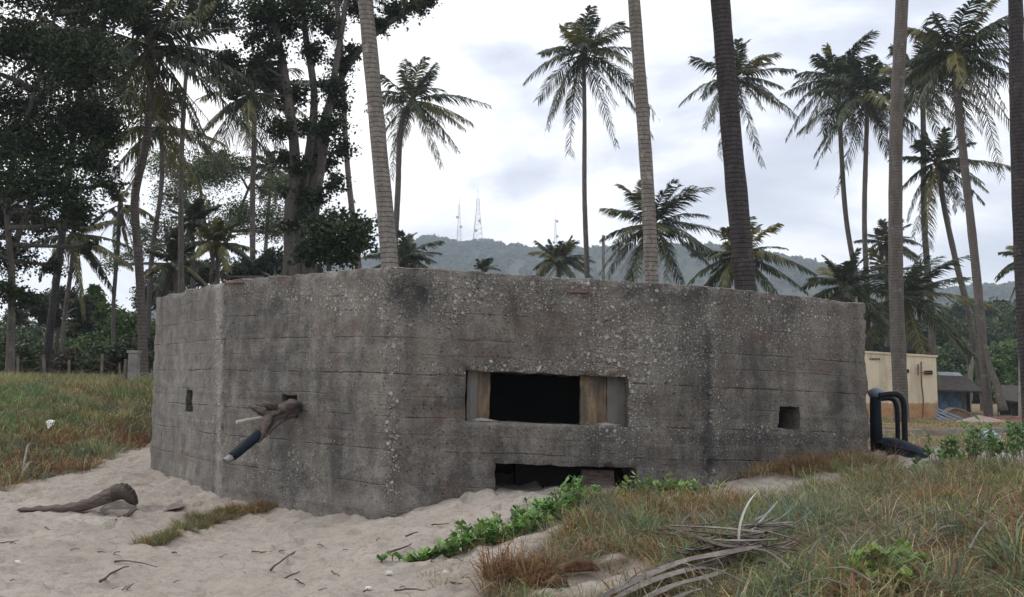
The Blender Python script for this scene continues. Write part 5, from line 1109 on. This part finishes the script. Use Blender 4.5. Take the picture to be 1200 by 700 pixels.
m = MB(); x = 4 + rng.rand(9000) * 26; y = 13 + rng.rand(9000) * 33; k = (gmask(x, y) > .5) & (x / y > .28) & (x / y < .6); x, y = x[k], y[k]
m.add(*tufts(rng, x, y, 22, .07, .018, .35, [.2, .5, 1.5, 1.2, .3, .8], seed=7)); tag(m.build('yard_grass', GRASS), 'short dry brown grass across the yard at right', 'grass', kind='stuff')
# small clump lying on the sand
cl = []
for (px_, py_, rr_) in [(165, 641, .03), (174, 638, .03), (182, 636, .05), (192, 634, .05), (200, 632, .06), (215, 624, .10), (228, 618, .15), (242, 612, .17), (256, 607, .18), (270, 602, .18), (284, 599, .17), (298, 596, .15), (310, 594, .11), (235, 606, .12), (318, 593, .06)]:
    q = ground(px_, py_); cl.append((q[0], q[1], rr_))
m = MB()
for q in cl:
    n_ = int(10 + 620 * q[2]); a = rng.rand(n_) * 6.28; r_ = q[2] * np.sqrt(rng.rand(n_)); grn = q[0] < -2.95
    m.add(*tufts(rng, q[0] + np.cos(a) * r_, q[1] + np.sin(a) * r_ * .7, 14, .12, .0042, .05, [.7, .6, 1.0, .2, .9, 1.2] if q[0] < -3.05 else [.2, .3, 1.2, .4, .2, 1.6], patch=.2, seed=8))
tag(m.build('grass_clump', GRASS), 'low clump of green and russet grass on the sand before the bunker', 'grass clump')
stick(303, 596, 313, 578, .012, 'dark curved stub sticking up from the grass clump', 0, 77, lift=.03)
# loose stray blades on bare sand beside the mound & dry stalks
m = MB(); x = rng.uniform(-.6, 2.2, 500); y = rng.uniform(4.6, 9.6, 500); k = gmask(x, y) < .4; k &= polyd(x, y, MOUND) > -.55; x, y = x[k], y[k]
m.add(*tufts(rng, x, y, 9, .10, .004, .05, [.5, .5, 1, .8, .3, .6], seed=11)); tag(m.build('stray_grass', GRASS), 'thin stray grass sprouting from sand beside the mound', 'grass', kind='stuff')

# ------------------------------------------------------------------ creepers
def creeper(spots, label, seed, h=.12, n_per=9, ls=.05, col=(.13, .25, .065), cat='creeper'):
    """spots: (px,py,radius m,count). Stems rise from the ground and carry rosettes of oval leaves"""
    rng = np.random.RandomState(seed); V = []; C = []; T = []; Q = []; st = MB(); nb = 0; first = None; mb = MB(); st = mb
    for (px_, py_, rr, cnt, hh) in spots:
        g0 = ground(px_, py_)
        for _ in range(max(2, int(cnt * rng.uniform(.35, .95)))):
            a = rng.rand() * 6.28; r_ = rr * 1.25 * math.sqrt(rng.rand()); x, y = g0[0] + math.cos(a) * r_, g0[1] + math.sin(a) * r_; z = gz(x, y); hgt = hh * rng.uniform(.15, 1.35)
            if first is None: first = (x, y, z)
            tl = rng.uniform(-.3, .3, 2) * hgt; top = np.array([x + tl[0], y + tl[1], z + hgt]); st.tube([[x, y, z - .02], (np.array([x, y, z]) + top) / 2 + [0, 0, .01], top], [.004, .0035, .003], 4, cap=False, col=(.13, .14, .06))
            nl = rng.randint(n_per - 3, n_per + 3); tone = np.array(col) * rng.uniform(.6, 1.7) * np.array([rng.uniform(.85, 1.3), 1, 1])
            for j in range(nl):
                az = j * 2.4 + a; el = rng.uniform(.0, 1.1); d = np.array([math.cos(az) * math.cos(el), math.sin(az) * math.cos(el), math.sin(el)]); s = np.array([-math.sin(az), math.cos(az), 0]); n_ = np.cross(d, s)
                b = top - [0, 0, rng.uniform(0, .45) * hgt]; l = ls * rng.uniform(.7, 1.35); w = l * .36
                v = [b, b + d * l * .4 + s * w * .75 - n_ * w * .2, b + d * l * .75 + s * w - n_ * w * .3, b + d * l * 1.08, b + d * l * .75 - s * w - n_ * w * .3, b + d * l * .4 - s * w * .75 - n_ * w * .2]
                mb.add(v, [[0, 1, 2, 3], [0, 3, 4, 5]], None, tone * rng.uniform(.8, 1.2))
    return tag(mb.build('creeper', CREEP), label, cat)
creeper([(447, 664, .02, 3, .03), (462, 662, .03, 5, .04), (480, 659, .04, 8, .05), (500, 656, .05, 13, .06), (520, 653, .06, 18, .08), (540, 648, .08, 26, .12), (560, 642, .10, 34, .16), (580, 636, .11, 36, .16), (600, 630, .11, 36, .17), (620, 622, .11, 34, .18), (636, 614, .12, 34, .18), (655, 607, .12, 36, .2), (668, 602, .12, 34, .22), (684, 596, .14, 36, .16)],
        'bright green leafy creeper trailing from the grass mound across the sand', 3)
creeper([(704, 594, .10, 24, .09), (722, 590, .12, 26, .10), (745, 586, .14, 34, .12), (768, 582, .15, 40, .16), (785, 580, .14, 34, .15), (803, 578, .12, 20, .12)], 'leafy creeper patch just below the low slot, at the mound top', 4, col=(.17, .27, .09))
creeper([(1015, 696, .09, 20, .08), (1035, 690, .10, 30, .10), (1055, 678, .10, 26, .10), (1040, 700, .10, 20, .08), (1070, 670, .06, 10, .08), (1005, 702, .07, 12, .05)], 'yellow green broad leaved creeper at the bottom edge in the mound grass', 5, ls=.045, col=(.17, .26, .06))
creeper([(1090, 550, .15, 10, .08), (1112, 546, .2, 20, .18), (1120, 545, .22, 28, .28), (1145, 545, .25, 30, .3), (1170, 545, .25, 30, .34), (1195, 545, .25, 30, .36)], 'leafy green shrubs on the mound crest at the right edge', 6, ls=.06, col=(.10, .19, .06), cat='shrub')
creeper([(990, 560, .2, 10, .07), (1025, 558, .15, 10, .06), (1060, 556, .15, 8, .05)], 'small leafy plants on the crest in front of the dark hull', 7, ls=.05, col=(.12, .19, .07), cat='plants')
creeper([(812, 577, .1, 16, .08), (835, 575, .1, 8, .06)], 'little leafy sprout patch at the edge of the sand gap', 8, ls=.05, col=(.11, .18, .06), cat='plants')
creeper([(1135, 610, .06, 12, .09), (1150, 622, .06, 10, .07), (1120, 600, .05, 6, .07)], 'small bright sprouts inside the right foreground grass', 9, ls=.04, col=(.15, .24, .06), cat='plants')

# ------------------------------------------------------------------ dead frond on the mound
df = root('dead_frond', gp_(800, 650), 'grey dead palm frond lying across the foreground grass', 'palm frond')
def gl(px, py, lift):
    q = ground(px, py, lift + .07); return q
G2 = simple('grey_frond', (.085, .070, .062), (.25, .22, .20), 9, .8, .8, 45, (1, 1, 1)); DK2 = simple('dark_rib', (.035, .028, .025), (.11, .085, .07), 8, .8, .6)
def strip(pts, w, name, mat, par, lab=None):
    c = curve(pts, 20); t_ = np.gradient(c, axis=0); t_ /= np.linalg.norm(t_, axis=1)[:, None]; s = np.cross(t_, [0, 0, 1]); s /= np.linalg.norm(s, axis=1)[:, None]
    ww = np.interp(np.linspace(0, 1, 20), np.linspace(0, 1, len(w)), w); V = []
    for i in range(20): V += [c[i] - s[i] * ww[i], c[i] + [0, 0, ww[i] * .45], c[i] + s[i] * ww[i], c[i] - [0, 0, .006]]
    Q = []
    for i in range(19):
        for k in range(4): Q.append([i*4+k, i*4+(k+1) % 4, (i+1)*4+(k+1) % 4, (i+1)*4+k])
    m = MB(); m.add(V, Q, None); o = m.build(name, mat, par); 
    if lab: o['label'] = lab
rs = np.random.RandomState(12)
for (pts_, w_, mt_) in [
  ([(696, 704, 0), (745, 680, .02), (795, 661, .05), (845, 650, .08), (892, 640, .08)], [.02, .042, .05, .045, .02], G2),
  ([(712, 706, 0), (758, 683, .01), (808, 668, .03), (862, 655, .05)], [.015, .036, .04, .02], G2),
  ([(742, 708, 0), (780, 690, .01), (826, 677, .03), (850, 668, .03)], [.015, .036, .03, .012], G2),
  ([(772, 708, 0), (800, 697, .0), (822, 690, .01)], [.012, .022, .01], G2),
  ([(770, 664, .02), (800, 650, .05), (830, 642, .07), (868, 636, .08)], [.012, .026, .028, .014], DK2),
  ([(778, 617, .08), (815, 628, .10), (850, 640, .10), (888, 641, .08)], [.008, .018, .024, .02], DK2),
  ([(772, 620, .06), (830, 624, .10), (892, 631, .10)], [.006, .017, .02], DK2),
  ([(785, 616, .07), (845, 619, .11), (898, 625, .11)], [.006, .018, .024], G2),
  ([(744, 621, .03), (790, 627, .06), (834, 636, .08), (880, 642, .07)], [.004, .011, .015, .012], DK2),
  ([(800, 642, .04), (830, 645, .06), (885, 634, .09)], [.006, .014, .012], DK2),
  ([(838, 633, .10), (870, 634, .12), (912, 632, .10)], [.012, .02, .01], G2),
  ([(775, 655, .03), (820, 634, .07), (880, 622, .11)], [.005, .012, .012], G2)]:
    strip([gl(*q) for q in pts_], w_, 'rib', mt_, df)
for k in range(36):
    x_, y_ = rs.uniform(800, 925), rs.uniform(612, 652); a = rs.uniform(-.4, .3); l = rs.uniform(18, 50)
    strip([gl(x_ - l * math.cos(a), y_ - l * math.sin(a), .04), gl(x_, y_, .08), gl(x_ + l * .5 * math.cos(a), y_ + l * .5 * math.sin(a) + rs.uniform(-4, 4), .05)], [.002, .007, .002], 'leaflet', [G2, DK2, G2][k % 3], df)
wt = root('pale_sheath_strip', gl(868, 645, 0), 'pale curved palm sheath strip standing up in the grass', 'palm sheath')
q0 = gl(866, 655, .0); yy = q0[1]; strip([q0, P(866, 625, yy), P(870, 605, yy), P(878, 588, yy), P(889, 574, yy)], [.022, .028, .026, .018, .003], 'strip', simple('bleached_sheath', (.30, .28, .25), (.50, .48, .44), 9), wt)
sb = root('dead_branch', gl(905, 625, 0), 'bleached grey twiggy branch beside the pale sheath strip', 'branch'); rs = np.random.RandomState(3); m = MB()
y_ = ground(900, 635)[1]
for (a, b, c_, d, r_) in [(885, 610, 910, 590, .010), (880, 625, 911, 588, .013), (868, 618, 930, 612, .014), (905, 612, 935, 590, .006), (895, 622, 950, 600, .006), (875, 628, 925, 618, .01), (888, 640, 940, 612, .006), (880, 636, 905, 606, .007), (900, 618, 925, 625, .008), (915, 612, 945, 618, .005), (870, 640, 900, 655, .008)]:
    p0 = P(a, b, y_ + rs.uniform(-.15, .15)); p1 = P(c_, d, y_ + .1 + rs.uniform(-.2, .3)); m.tube(curve([p0, (p0 + p1) / 2 + rs.normal(size=3) * .02, p1], 7), np.linspace(r_, r_ * .3, 7), 5, .3, 3)
m.build('wood', simple('bleached_wood', (.22, .20, .19), (.42, .40, .38), 12), sb)
for k in range(14):
    x_ = 700 + 36 * k + rs.uniform(-15, 15); y0_ = 600 + rs.uniform(0, 90); q = gl(x_, y0_, .1); a = rs.uniform(0, 3.1); l = rs.uniform(.1, .35); m = MB(); e = q + np.array([math.cos(a) * l, math.sin(a) * l * .6, rs.uniform(-.02, .12)])
    m.tube(curve([q, (q + e) / 2 + [0, 0, .03], e], 6), np.linspace(.005, .002, 6), 5); tag(m.build('dry_stalk', FRONDRY), 'thin dry stalk caught in the foreground mound grass', 'stalk', 'dry stalks in the mound grass')

# ------------------------------------------------------------------ haze
hm, ht_ = newmat('haze_air')
vol = nn(ht_, 'ShaderNodeVolumePrincipled'); vol.inputs['Color'].default_value = (.76, .87, 1.0, 1); vol.inputs['Density'].default_value = 0.0006; vol.inputs['Anisotropy'].default_value = 0.2
nn(ht_, 'ShaderNodeOutputMaterial', ins={'Volume': vol.outputs[0]})
m = MB(); m.box([-1320, -1220, -6.5], [1320, 1320, 200]); hzo = m.build('haze', hm); tag(hzo, kind='stuff')
